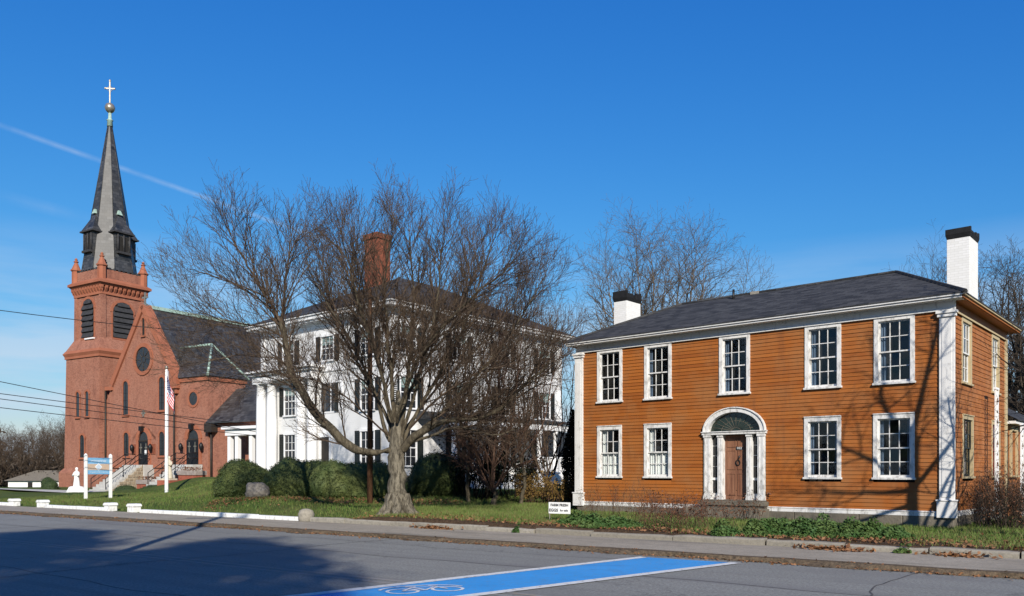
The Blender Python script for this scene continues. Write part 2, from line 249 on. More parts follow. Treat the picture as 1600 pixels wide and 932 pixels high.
# ------------------------------------------------------------------ mesh helpers
COL = S.collection
def V3(p): return (float(p[0]), float(p[1]), float(p[2]))
class MB:
    """collects faces in local coordinates, then links them as one mesh object"""
    def __init__(s, T=None): s.v = []; s.f = []; s.mi = []; s.T = T; s.m = 0; s.sm = []
    def pts(s, ps):
        i = len(s.v)
        for p in ps: s.v.append(V3(s.T(*p)) if s.T else V3(p))
        return i
    def face(s, ps, smooth=False):
        i = s.pts(ps); s.f.append(tuple(range(i, i+len(ps)))); s.mi.append(s.m); s.sm.append(smooth); return s
    def idx(s, fs, base, smooth=False):
        for f in fs: s.f.append(tuple(base+k for k in f)); s.mi.append(s.m); s.sm.append(smooth)
    def box(s, x0, x1, y0, y1, z0, z1):
        b = s.pts([(x0,y0,z0),(x1,y0,z0),(x1,y1,z0),(x0,y1,z0),(x0,y0,z1),(x1,y0,z1),(x1,y1,z1),(x0,y1,z1)])
        s.idx([(0,3,2,1),(4,5,6,7),(0,1,5,4),(1,2,6,5),(2,3,7,6),(3,0,4,7)], b); return s
    def frus(s, cx, cy, z0, z1, a0, b0, a1, b1, ox=0, oy=0):
        b = s.pts([(cx-a0,cy-b0,z0),(cx+a0,cy-b0,z0),(cx+a0,cy+b0,z0),(cx-a0,cy+b0,z0),(cx+ox-a1,cy+oy-b1,z1),(cx+ox+a1,cy+oy-b1,z1),(cx+ox+a1,cy+oy+b1,z1),(cx+ox-a1,cy+oy+b1,z1)])
        s.idx([(0,3,2,1),(4,5,6,7),(0,1,5,4),(1,2,6,5),(2,3,7,6),(3,0,4,7)], b); return s
    def prism(s, poly, y0, y1, ax='y'):
        """poly of (a,b) extruded: ax 'y': (a,y,b); ax 'z': (a,b,y); ax 'x': (y,a,b)"""
        n = len(poly); f = {'y': lambda a,b,c: (a,c,b), 'z': lambda a,b,c: (a,b,c), 'x': lambda a,b,c: (c,a,b)}[ax]
        b = s.pts([f(p[0],p[1],y0) for p in poly]+[f(p[0],p[1],y1) for p in poly])
        s.idx([tuple(range(n))[::-1], tuple(range(n, 2*n))], b)
        s.idx([(i, (i+1)%n, n+(i+1)%n, n+i) for i in range(n)], b); return s
    def tube(s, p0, p1, r0, r1=None, n=8, smooth=True, cap=True):
        r1 = r0 if r1 is None else r1; p0 = np.array(p0, float); p1 = np.array(p1, float); d = p1-p0; d /= max(np.linalg.norm(d), 1e-9)
        u = np.cross(d, (0,0,1) if abs(d[2]) < .9 else (1,0,0)); u /= np.linalg.norm(u); w = np.cross(d, u)
        R = [(cos(2*pi*k/n), sin(2*pi*k/n)) for k in range(n)]
        b = s.pts([p0+r0*(c*u+q*w) for c, q in R]+[p1+r1*(c*u+q*w) for c, q in R])
        s.idx([(i, (i+1)%n, n+(i+1)%n, n+i) for i in range(n)], b, smooth)
        if cap: s.idx([tuple(range(n))[::-1], tuple(range(n, 2*n))], b)
        return s
    def path(s, pts, r, n=6):
        for i in range(len(pts)-1): s.tube(pts[i], pts[i+1], r if not hasattr(r, '__len__') else r[i], None if not hasattr(r, '__len__') else r[i+1], n)
        return s
    def lathe(s, prof, cx=0, cy=0, n=16, smooth=True, ph=0, sx=1, sy=1):
        b0 = None; k = len(prof)
        b = s.pts([(cx+r*sx*cos(2*pi*i/n+ph), cy+r*sy*sin(2*pi*i/n+ph), z) for r, z in prof for i in range(n)])
        s.idx([(j*n+i, j*n+(i+1)%n, (j+1)*n+(i+1)%n, (j+1)*n+i) for j in range(k-1) for i in range(n)], b, smooth)
        s.idx([tuple(range(n))[::-1], tuple(range((k-1)*n, k*n))], b); return s
    def build(s, name, mats, parent=None, bevel=0, uv=True):
        me = bpy.data.meshes.new(name); me.from_pydata(s.v, [], s.f)
        if isinstance(mats, str): mats = [mats]
        for m in mats: me.materials.append(MATS[m])
        me.polygons.foreach_set('material_index', s.mi); me.polygons.foreach_set('use_smooth', s.sm)
        if uv:
            L = me.uv_layers.new(name='uv').data
            for p in me.polygons:
                n = p.normal
                if abs(n.z) > .995: tx = Vector((1,0,0)); ty = Vector((0,1,0))
                else:
                    tx = Vector((0,0,1)).cross(n); tx.normalize(); ty = n.cross(tx)
                for li in p.loop_indices:
                    co = me.vertices[me.loops[li].vertex_index].co; L[li].uv = (co.dot(tx), co.dot(ty))
        o = bpy.data.objects.new(name, me); COL.objects.link(o)
        if parent: o.parent = parent
        if bevel:
            b = o.modifiers.new('bevel', 'BEVEL'); b.width = bevel; b.segments = 2; b.limit_method = 'ANGLE'
        return o
def tag(o, label=None, cat=None, group=None, kind=None):
    if label: o['label'] = label
    if cat: o['category'] = cat
    if group: o['group'] = group
    if kind: o['kind'] = kind
    return o
def thing(name, label, cat, loc=(0,0,0), rz=0, group=None):
    o = bpy.data.objects.new(name, None); COL.objects.link(o); o.location = loc; o.rotation_euler = (0,0,rz); o.empty_display_size = .2
    return tag(o, label, cat, group)
def fast_mesh(name, verts, faces, mats, parent=None, mi=None, smooth=False):
    """verts (n,3), faces (m,k) as numpy arrays"""
    me = bpy.data.meshes.new(name); k = faces.shape[1]
    me.vertices.add(len(verts)); me.vertices.foreach_set('co', np.ascontiguousarray(verts, dtype=np.float32).ravel())
    me.loops.add(faces.size); me.loops.foreach_set('vertex_index', np.ascontiguousarray(faces, dtype=np.int32).ravel())
    me.polygons.add(len(faces)); me.polygons.foreach_set('loop_start', np.arange(0, faces.size, k, dtype=np.int32))
    for m in ([mats] if isinstance(mats, str) else mats): me.materials.append(MATS[m])
    if mi is not None: me.polygons.foreach_set('material_index', np.asarray(mi, dtype=np.int32))
    me.polygons.foreach_set('use_smooth', np.full(len(faces), smooth))
    me.update(calc_edges=True); me.validate()
    o = bpy.data.objects.new(name, me); COL.objects.link(o)
    if parent: o.parent = parent
    return o
def arch_poly(x0, x1, z0, z1, n=8, rise=None):
    """outline of an arched opening (round top unless rise is given)"""
    r = (x1-x0)/2; c = (x0+x1)/2; h = r if rise is None else rise
    return [(x0, z0), (x1, z0)]+[(c+r*cos(pi*k/n), z1-h+h*sin(pi*k/n)) for k in range(n+1)]
def arch_band(mb, x0, x1, z1, w, y0, y1, n=12, rise=None, k=1.0):
    """arched moulding above an opening"""
    r = (x1-x0)/2; c = (x0+x1)/2; h = r if rise is None else rise; zb = z1-h
    for i in range(n):
        a, b = pi*i/n, pi*(i+1)/n
        q = [(c+r*cos(a), zb+h*sin(a)), (c+(r+w)*cos(a), zb+(h+w*k)*sin(a)), (c+(r+w)*cos(b), zb+(h+w*k)*sin(b)), (c+r*cos(b), zb+h*sin(b))]
        mb.prism(q, y0, y1)
    return mb

# ------------------------------------------------------------------ ground: road frame (a along the street to the right, d away from the camera)
UR = np.array([.8135, -.5816]); NR = np.array([.5816, .8135])
def RP(a, d, z=0): return (a*UR[0]+d*NR[0], a*UR[1]+d*NR[1], z)
def AD(x, y): return (x*UR[0]+y*UR[1], x*NR[0]+y*NR[1])
CTRL = [(11.6,22.3,.18),(9.5,24.0,.20),(7.0,26.2,.21),(2.5,30.4,.22),(16,28,.16),(14,18,.20),(7,20,.22),(3,24,.27),(-3.7,26.5,.32),(-5.5,31.7,.42),(-9,33.5,.66),(-5.6,34,.62),(-3.9,39,.8),(-12,37,.75),(-5.8,39.5,1.25),(-14,46.5,1.4),(2.9,50,1.1),(1,33,.4),(-1,30,.38),(4,40,.6),
        (-20.5,49.2,.28),(-22,43.2,.22),(-26,42,.2),(-32,61,.12),(-36,60,.15),(-30.7,58.4,.25),(-41,63,.5),(-21,57,1.35),(-17,53,1.3),(-24,58.5,.45),(-25.5,60.5,.45),(-27.5,57.5,.10),(-29.5,60,.08),(-33.5,58,.10),(-50,55,.2),(-40,50,.15),(-15,33,.35),(-12,29,.26),(-18,36,.28),(-9.5,28,.3),(-30,42,.2),(30,30,.2),(10,60,.8),(-20,75,1.5),(-60,84,-.3),(-47,100,-.5),(-62,104,-1.2),(-70,118,-1.8),(-80,100,-1.0),(-52,118,-1.2),(20,12,.22),(-64,130,-1.9),(40,60,.2),(0,90,.5)]
CA = np.array(CTRL)
def gz(x, y): return float(gz_arr(np.array([x], float), np.array([y], float))[0])
def gz_arr(X, Y):
    w = 1/(((CA[None,:,0]-X[:,None])**2+(CA[None,:,1]-Y[:,None])**2)+.6)**1.6
    z = (w*CA[None,:,2]).sum(1)/w.sum(1); a = X*UR[0]+Y*UR[1]; d = X*NR[0]+Y*NR[1]
    k = np.clip((d-18.2)/2.0, 0, 1); k = k*k*(3-2*k); k = np.where(a > -20, np.maximum(k, np.clip((a+20)/2, 0, 1)), k)      # lawn starts level with the pavement behind the low white wall
    return np.where(d > 17.8, .10+(z-.10)*k, z)
da = np.concatenate([[-3000,-900,-400,-200,-120,-90], np.arange(-75, 40, 1.0), [45,60,90,150,300,900,3000]])
dl = np.concatenate([[-3000,-800,-200,-60,-20,-5,.3,.5,2.9,17.6,17.75,17.9], np.arange(18.2, 34, .8), np.arange(34, 70, 1.5), np.arange(70, 120, 6), [140,200,400,1000,3000,6000]])
A_, D_ = np.meshgrid(da, dl); X_ = A_*UR[0]+D_*NR[0]; Y_ = A_*UR[1]+D_*NR[1]
Z_ = gz_arr(X_.ravel(), Y_.ravel()).reshape(X_.shape)
Z_ = np.where(D_ < .4, .06, np.where(D_ < 17.7, -.06, np.where(D_ < 17.8, .08, Z_)))
far = np.clip((np.maximum(np.abs(A_+15)-70, D_-110)/120), 0, 1); Z_ = Z_*(1-far)+.05*far*(D_ > 17.8)+Z_*far*(D_ <= 17.8)
nr, nc = A_.shape; ii = np.arange(nr*nc).reshape(nr, nc)
fc = np.stack([ii[:-1,:-1], ii[:-1,1:], ii[1:,1:], ii[1:,:-1]], -1).reshape(-1, 4)
tag(fast_mesh('ground', np.stack([X_, Y_, Z_], -1).reshape(-1, 3), fc, 'lawn', smooth=True), kind='structure')
def strip(name, d0, d1, z, mat, a0=-900, a1=900, na=60, kind='structure', rough=0, edge=0):
    aa = np.concatenate([np.linspace(a0, -70, 12)[:-1], np.linspace(-70, 40, na), np.linspace(40, a1, 12)[1:]]) if a0 < -80 else np.linspace(a0, a1, na)
    m = MB(); 
    e0 = [d0+random.uniform(-edge, edge) for _ in aa]; e1 = [d1+random.uniform(-edge, edge) for _ in aa]
    b = m.pts([RP(a, e, z) for a, e in zip(aa, e0)]+[RP(a, e, z) for a, e in zip(aa, e1)]); n = len(aa)
    m.idx([(i, i+1, n+i+1, n+i) for i in range(n-1)], b)
    o = m.build(name, mat, uv=False); L = o.data.uv_layers.new(name='uv').data
    for lp in o.data.loops:
        co = o.data.vertices[lp.vertex_index].co; L[lp.index].uv = AD(co.x, co.y)
    return tag(o, kind=kind)
strip('road', 2.95, 15.36, 0, 'asphalt')
m = MB()
b = m.pts([RP(-900, 15.3, -.02), RP(900, 15.3, -.02), RP(900, 15.34, .075), RP(-900, 15.34, .075)]); m.idx([(0,1,2,3)], b)
m.face([RP(-900, 15.34, .075), RP(900, 15.34, .075), RP(900, 17.72, .10), RP(-900, 17.72, .10)])
o = m.build('pavement', 'sidewalk', uv=False); L = o.data.uv_layers.new(name='uv').data
for lp in o.data.loops:
    co = o.data.vertices[lp.vertex_index].co; L[lp.index].uv = AD(co.x, co.y)
tag(o, kind='structure')
m = MB(); m.face([RP(-900, .45, .13), RP(900, .45, .13), RP(900, 2.9, .12), RP(-900, 2.9, .12)]); m.face([RP(-900, 2.9, .12), RP(900, 2.9, .12), RP(900, 2.97, -.02), RP(-900, 2.97, -.02)])
tag(m.build('near_pavement', 'sidewalk'), kind='structure')
# dirt and leaf litter packed along the gutter
m = MB(); aa = np.linspace(-70, 12, 260); n = len(aa)
w0 = [15.30-abs(.16+.12*sin(a*1.3)+.10*sin(a*3.1+1))*random.uniform(.4, 1) for a in aa]; w1 = [15.48+.16*abs(sin(a*.9+2))*random.uniform(.3, 1) for a in aa]
b = m.pts([RP(a, w, .004) for a, w in zip(aa, w0)]+[RP(a, 15.29, .088) for a in aa]+[RP(a, w, .086) for a, w in zip(aa, w1)])
m.idx([(i, i+1, n+i+1, n+i) for i in range(n-1)]+[(n+i, n+i+1, 2*n+i+1, 2*n+i) for i in range(n-1)], b)
tag(m.build('gutter_dirt', 'gutter_dirt'), 'dark strip of dirt and leaf litter along the street gutter', 'dirt', kind='stuff')
# painted markings
def ribbon(pts, w, z, mat, name):
    m = MB(); P = [np.array(p) for p in pts]; n = len(P); L = []; R = []
    for i in range(n):
        d = P[min(i+1, n-1)]-P[max(i-1, 0)]; d = d/np.linalg.norm(d); q = np.array([-d[1], d[0]])*w/2; L.append((*(P[i]+q), z)); R.append((*(P[i]-q), z))
    b = m.pts(L+R); m.idx([(i, n+i, n+i+1, i+1) for i in range(n-1)], b); return m.build(name, mat)
def GP(px, py, z=0.0):
    Y = (CAMZ-z)*F_PX/(py-HOR); return np.array([(px-800)/F_PX*Y, Y])
for k, dd_ in enumerate((9.12, 9.38)):
    tag(ribbon([RP(a, dd_)[:2] for a in np.linspace(-120, 40, 60)], .11, .004, 'yellow_marking', 'centre_line'), kind='structure')
U0, U1 = GP(1006, 871.5), GP(450, 934); L0, L1 = GP(1150, 880.5), GP(735, 932)
du = (U1-U0)/np.linalg.norm(U1-U0); U1 = U0+du*13.2; dl_ = (L1-L0)/np.linalg.norm(L1-L0); L1 = L0+dl_*13.2
m = MB(); m.face([(*U0, .009), (*L0, .009), (*L1, .009), (*U1, .009)]); tag(m.build('crossing', 'blue_paint'), 'blue painted bicycle crossing with white borders', kind='structure')
for p, q in ((U0, U1), (L0, L1)):
    tag(ribbon([p+(q-p)*k/12 for k in range(13)], .20, .013, 'white_marking', 'border_line'), kind='structure')
for dd_, a0, a1, w in ((12.1, -60, 30, .035), (6.6, -50, 25, .03), (14.1, -30, -6, .025)):       # sealed cracks along the lanes
    tag(ribbon([RP(a, dd_+.10*sin(a*.7)+.05*sin(a*2.3)+random.uniform(-.02, .02))[:2] for a in np.linspace(a0, a1, 160)], w, .0025, 'tar', 'tar_seam'), kind='structure')
for aa_ in (-2.6, -14.5, -27):
    tag(ribbon([RP(aa_+.12*sin(d*1.3)+random.uniform(-.03, .03), d)[:2] for d in np.linspace(3.2, 15.1, 50)], .03, .003, 'tar', 'tar_seam'), kind='structure')
c0 = GP(660, 922); e1 = np.array([.93, .37]); e1 /= np.linalg.norm(e1); e2 = np.array([-e1[1], e1[0]])
def EM(x, y): return c0+e1*x+e2*y
def ring(cx, cy, rx, ry, a0=0, a1=2*pi, n=18): return [EM(cx+rx*cos(a0+(a1-a0)*k/n), cy+ry*sin(a0+(a1-a0)*k/n)) for k in range(n+1)]
em = thing('bicycle_emblem', 'worn white bicycle emblem painted on the blue crossing', 'road marking', (0,0,0)); 
for pts, w in ((ring(-.32,-.12,.22,.22), .05), (ring(.34,-.12,.22,.22), .05), (ring(0,0,.62,.36,.05*pi,.95*pi), .05), ([EM(-.32,-.12), EM(-.12,.16), EM(.22,.16), EM(.02,-.12), EM(-.32,-.12)], .045), ([EM(-.12,.16), EM(.02,-.12)], .045), ([EM(.22,.16), EM(.34,-.12)], .045), ([EM(.16,.26), EM(.30,.26)], .05), ([EM(-.2,.22), EM(-.04,.22)], .06)):
    ZS = globals().get('ZS', .013)+.0012; ribbon(pts, w, ZS, 'worn_emblem', 'stroke').parent = em

# kerbs
kp = bpy.data.objects.new('granite_kerb', None); COL.objects.link(kp); tag(kp, kind='structure')
a = -20.6
while a < 14:
    L_ = random.uniform(1.5, 2.3); g = random.uniform(.012, .05)
    if abs(a+15.4) < 1.0: L_ = -15.85-a if a < -15.9 and -15.85-a > .4 else L_
    h = .215+random.uniform(-.02, .025); j = random.uniform(-.03, .03); dz = random.uniform(-.02, .02)
    m = MB(lambda x, y, z: RP(x, y, z)); n = 7; xs = np.linspace(a, a+L_-g, n)
    rows = []
    for x in xs:
        q = random.uniform(-.012, .012); hz = h+dz*(x-a)/L_+random.uniform(-.010, .010)
        rows.append([(x, 17.70+j+q, .03), (x, 17.705+j+q, hz-.035), (x, 17.74+j+q, hz), (x, 17.93+j+q, hz+.004), (x, 17.96+j, .05)])
    b = m.pts([p for r in rows for p in r])
    m.idx([(i*5+k, i*5+k+1, (i+1)*5+k+1, (i+1)*5+k) for i in range(n-1) for k in range(4)]+[(0,1,2,3,4), tuple((n-1)*5+k for k in (4,3,2,1,0))], b)
    m.build('kerb_stone', 'granite_kerb', kp); a += L_
def low_wall(a0, a1, posts, label):
    t = thing('low_wall', label, 'wall', RP((a0+a1)/2, 17.85, .08)); inv = np.array(RP((a0+a1)/2, 17.85, .08))
    T = lambda x, y, z: np.array(RP(x, y, z))-inv
    m = MB(T); n = max(2, int((a1-a0)/2)); xs = np.linspace(a0, a1, n+1)
    for i in range(n): m.box(xs[i]+(.006 if i else 0), xs[i+1], 17.72, 17.98, .02, .22+.008*((i*7)%3))
    m.build('coping', 'white_kerb', t, .02)
    for p in posts:
        q = MB(T); q.box(p-.20, p+.20, 17.68, 18.03, .02, .31)
        ob = q.build('pier', 'white_kerb', t, .015)
        c = MB(T); c.prism([(p-.235, .31), (p+.235, .31), (p+.235, .37), (p+.15, .43), (p-.15, .43), (p-.235, .37)], 17.65, 18.06); c.build('cap', 'white_kerb', ob, .02)
low_wall(-30.5, -21.15, [-31.1], 'long low white painted wall with one capped pier ending at the granite kerb')
low_wall(-38.2, -33.2, [-38.55, -32.85], 'short low white painted wall between two capped piers, below the blue sign')
low_wall(-60, -41.5, [-41.3], 'low white painted wall with one capped pier at far left of the lawn')
m = MB(); c = RP(-20.95, 17.85)
m.lathe([(.20,.02),(.25,.15),(.26,.32),(.22,.44),(.10,.49),(.02,.50)], c[0], c[1], 12); o = m.build('granite_post', 'granite_kerb'); tag(o, 'short rounded granite post where white wall meets granite kerb', 'post')
for v in o.data.vertices: v.co.x += random.uniform(-.02,.02); v.co.y += random.uniform(-.02,.02)

# ------------------------------------------------------------------ orange house (local x right along the street front, y back)
def house_frame(name, label, cat, ox, oy, th, z=0):
    return thing(name, label, cat, (ox, oy, z), -radians(th))
HW, HD = 12.4, 6.9
OH = house_frame('orange_house', 'two storey orange clapboard house with white trim and grey hip roof', 'house', 2.47, 30.35, 41.2)
FRONT = lambda u, n, z: (u, -n, z)               # n = outwards from the wall
SIDE = lambda u, n, z: (HW+n, u, z)
m = MB(); m.box(.45, HW-.45, .45, HD-.1, .3, 6.2); m.build('interior', 'room_dark', OH)
m = MB(); m.box(-.02, .10, -.01, HD+4, .3, 6.1); m.box(.02, HW, HD-.1, HD, .3, 6.1); m.build('rear_wall', 'orange_paint', OH)
# stone foundation blocks
x = -.05
while x < HW+.05:
    L_ = min(random.uniform(1.1, 1.9), HW+.08-x); j = random.uniform(0, .02)
    MB(FRONT).box(x, x+L_-.012, -.3, .045+j, -.1, .478).build('foundation_block', 'foundation_stone', OH, .02); x += L_
y = 0
while y < HD:
    L_ = min(random.uniform(1.2, 1.9), HD-y); MB(SIDE).box(y+.01, y+L_, -.3, .05, -.1, .478).build('foundation_block', 'foundation_stone', OH, .02); y += L_
m = MB(FRONT); m.box(.2, HW-.2, -.1, .055, .48, .60); m.face([(.2, .07, .60), (HW-.2, .07, .60), (HW-.2, 0, .63), (.2, 0, .63)]); m.box(.2, HW-.2, -.05, .07, .59, .60); m.build('water_table', 'white_worn', OH)
m = MB(SIDE); m.box(.25, HD, -.1, .055, .48, .62); m.build('water_table', 'white_worn', OH)
UPW = [(.83,1.90), (2.81,3.87), (5.62,6.67), (8.42,9.49), (10.41,11.49)]; LOW = [(.83,1.88), (2.80,3.87), (8.40,9.49), (10.39,11.49)]
ZU, ZL = (4.14, 6.06), (1.47, 3.31)
holes = [(a, b, *ZU) for a, b in UPW]+[(a, b, *ZL) for a, b in LOW]+[(5.08, 7.19, .4, 2.98)]
def arch_half(z):                                # clapboards meet the fan arch
    zz = (z-2.94)/.74
    return 1.02*sqrt(max(0, 1-zz*zz)) if 0 <= zz < 1 else 0
EXPO = .114; nrow = int(round((6.05-.60)/EXPO)); EXPO = (6.05-.60)/nrow
for r in range(nrow):
    z0 = .60+r*EXPO; z1 = z0+EXPO; zm = (z0+z1)/2; cuts = [(.17, .17)]
    hs = [(a, b) for a, b, c, d in holes if c-.02 < zm < d+.02]
    if 2.98 < zm < 3.72: hs.append((6.135-arch_half(zm), 6.135+arch_half(zm)))
    hs.sort(); x = .17; segs = []
    for a, b in hs: segs.append((x, a)); x = b
    segs.append((x, HW-.27))
    for a, b in segs:
        if b-a < .05: continue
        joints = [a]
        while b-joints[-1] > 4.4: joints.append(joints[-1]+random.uniform(2.2, 3.9))
        joints.append(b)
        for p, q in zip(joints, joints[1:]):
            if q-p < .03: continue
            dz0 = random.uniform(-.004, .004); dn = random.uniform(-.002, .003)
            m = MB(FRONT); e = .002
            bb = m.pts([(p, -.02, z0-.012), (q-e, -.02, z0-.012), (q-e, -.02, z1), (p, -.02, z1), (p, .024+dn, z0-.012+dz0), (q-e, .024+dn, z0-.012-dz0), (q-e, .004, z1+.004), (p, .004, z1+.004)])
            m.idx([(4,5,6,7), (0,3,2,1), (0,1,5,4), (1,2,6,5), (2,3,7,6), (3,0,4,7)], bb)
            m.build('clapboard', 'orange_paint', OH, uv=False)
# shingle courses of the end wall
SUP = [(1.0,2.15), (4.75,5.85)]; SLO = [(1.1,2.35), (4.75,5.95)]
m = MB(SIDE); sh = [(a, b, 4.14, 6.0) for a, b in SUP]+[(a, b, 1.5, 3.28) for a, b in SLO]
nrs = 40; ex = (6.02-.62)/nrs
for r in range(nrs):
    z0 = .62+r*ex; z1 = z0+ex; zm = (z0+z1)/2; hs = sorted([(a, b) for a, b, c, d in sh if c-.01 < zm < d+.01]); x = .2; segs = []
    for a, b in hs: segs.append((x, a)); x = b
    segs.append((x, HD-.1))
    for a, b in segs:
        bb = m.pts([(a, -.02, z0-.01), (b, -.02, z0-.01), (b, -.02, z1), (a, -.02, z1), (a, .024, z0-.01), (b, .024, z0-.01), (b, .006, z1), (a, .006, z1)])
        m.idx([(4,5,6,7), (0,1,5,4), (1,2,6,5), (2,3,7,6), (3,0,4,7)], bb)
tag(m.build('shingle_courses', 'shingle_paint', OH), kind='stuff')
# corner pilasters
def pilaster(T, u0, u1, n, name='corner_pilaster', mat='white_trim', zt=6.0):
    m = MB(T); m.box(u0, u1, -.02, n, .9, zt-.14); m.box(u0+.07, u1-.07, n, n+.012, 1.0, zt-.3); o = m.build(name, mat, OH, .006)
    m = MB(T); m.box(u0-.05, u1+.05, -.02, n+.05, .45, .9); m.box(u0-.07, u1+.07, -.02, n+.07, .9, .94); m.build('base', mat, o, .006)
    m = MB(T); m.box(u0-.04, u1+.04, -.02, n+.045, zt-.14, zt-.05); m.box(u0-.07, u1+.07, -.02, n+.08, zt-.05, zt+.02); m.build('capital', mat, o, .006)
pilaster(FRONT, -.16, .20, .07); pilaster(FRONT, HW-.29, HW+.09, .07)
m = MB(SIDE); m.box(-.06, .16, -.02, .055, .5, 6.0); m.build('corner_board', 'white_trim', OH); m = MB(SIDE); m.box(HD-.22, HD+.05, -.05, .06, .5, 6.0); m.build('corner_board', 'cream_trim', OH)
# frieze, soffit and cornice
EO = .33; EZ = 6.40
m = MB(FRONT); m.box(-.1, HW+.1, -.03, .05, 6.03, 6.30); m.box(-.1, HW+.1, .05, .085, 6.03, 6.075); m.build('frieze', 'white_trim', OH)
m = MB(SIDE); m.box(.1, HD, -.03, .045, 6.03, 6.30); m.build('frieze', 'orange_paint', OH); m = MB(SIDE); m.box(.1, HD, .045, .075, 6.0, 6.05); m.build('frieze_moulding', 'cream_trim', OH)
m = MB(); m.box(-EO, HW+EO-.02, -EO, 0.02, 6.28, 6.31); m.build('soffit', 'white_trim', OH)
m = MB(); m.box(-EO, HW+EO, -EO-.03, -EO, 6.285, 6.40); m.box(-EO-.03, HW+EO+.03, -EO-.075, -EO-.03, 6.345, 6.415); m.box(-EO-.03, -EO, -EO, HD+EO, 6.285, 6.40); m.build('fascia', 'white_trim', OH)
m = MB(); m.box(HW-.02, HW+EO-.01, 0.03, HD+EO, 6.28, 6.31); m.box(HW+EO, HW+EO+.03, -EO, HD+EO, 6.285, 6.345); m.build('eave_soffit', 'orange_paint', OH); m = MB(); m.box(HW+EO+.03, HW+EO+.075, -EO-.03, HD+EO, 6.345, 6.415); m.build('eave_board', 'cream_trim', OH)
# hip roof, with the shingle butt edge
e = EO+.09; RZ = 8.06; yr = HD/2; r0 = (2.3, yr, RZ); r1 = (10.0, yr, RZ)
A, B, C_, D = (-e,-e,6.42), (HW+e,-e,6.42), (HW+e,HD+e,6.42), (-e,HD+e,6.42)
m = MB(); 
for q in ((A,B,r1,r0), (B,C_,r1), (C_,D,r0,r1), (D,A,r0)): m.face(list(q))
lo = lambda p: (p[0], p[1], p[2]-.035)
for p, q in ((A,B), (B,C_), (C_,D), (D,A)): m.face([lo(p), lo(q), q, p])
m.face([lo(A), lo(D), lo(C_), lo(B)]); roof = m.build('roof', 'roof_shingle', OH)
m = MB()                                         # ridge and hip cap shingles
for p, q in ((r0, r1), (A, r0), (B, r1), (C_, r1), (D, r0)):
    p, q = np.array(p), np.array(q); L_ = np.linalg.norm(q-p); k = int(L_/.28)
    for i in range(k): m.tube(p+(q-p)*i/k+(0,0,-.01), p+(q-p)*(i+1)/k+(0,0,.004), .075, .06, 6, False)
tag(m.build('ridge_caps', 'roof_shingle', roof), kind='stuff')
m = MB(); m.tube((4.6, yr-.4, RZ-.3), (4.6, yr-.4, RZ+.16), .045); m.build('vent_pipe', 'black_iron', roof); m = MB(); m.box(5.1, 5.4, yr-.12, yr+.2, RZ-.1, RZ+.05); m.build('roof_hatch', 'granite_kerb', roof)
def chimney(x, y, w, d, z0, z1, capz, label):
    m = MB(); m.box(x-w/2, x+w/2, y-d/2, y+d/2, z0, z1-capz); o = m.build('chimney', 'chimney_white', OH, .01); o['label'] = label
    m = MB(); t_ = .09; a, b = w/2+.035, d/2+.035
    m.frus(x, y, z1-capz, z1-capz+.12, w/2+.002, d/2+.002, a, b)
    m.box(x-a, x+a, y-b, y-b+t_, z1-capz+.12, z1); m.box(x-a, x+a, y+b-t_, y+b, z1-capz+.12, z1); m.box(x-a, x-a+t_, y-b+t_, y+b-t_, z1-capz+.12, z1-.02); 
    m.box(x+a-t_, x+a, y-b+t_, y-.05, z1-capz+.12, z1-.10); m.box(x+a-t_, x+a, y+.12, y+b-t_, z1-capz+.12, z1-.04); m.box(x-a+t_, x+a-t_, y-b+t_, y+b-t_, z1-capz+.10, z1-capz+.2)
    m.build('blackened_cap', 'chimney_black', o, .01)
chimney(11.86, 3.6, .63, 1.04, 6.3, 9.02, .30, 'tall white brick chimney with black cap'); chimney(.12, 3.0, .60, .98, 6.3, 8.72, .40, 'short white brick chimney with broken black cap')

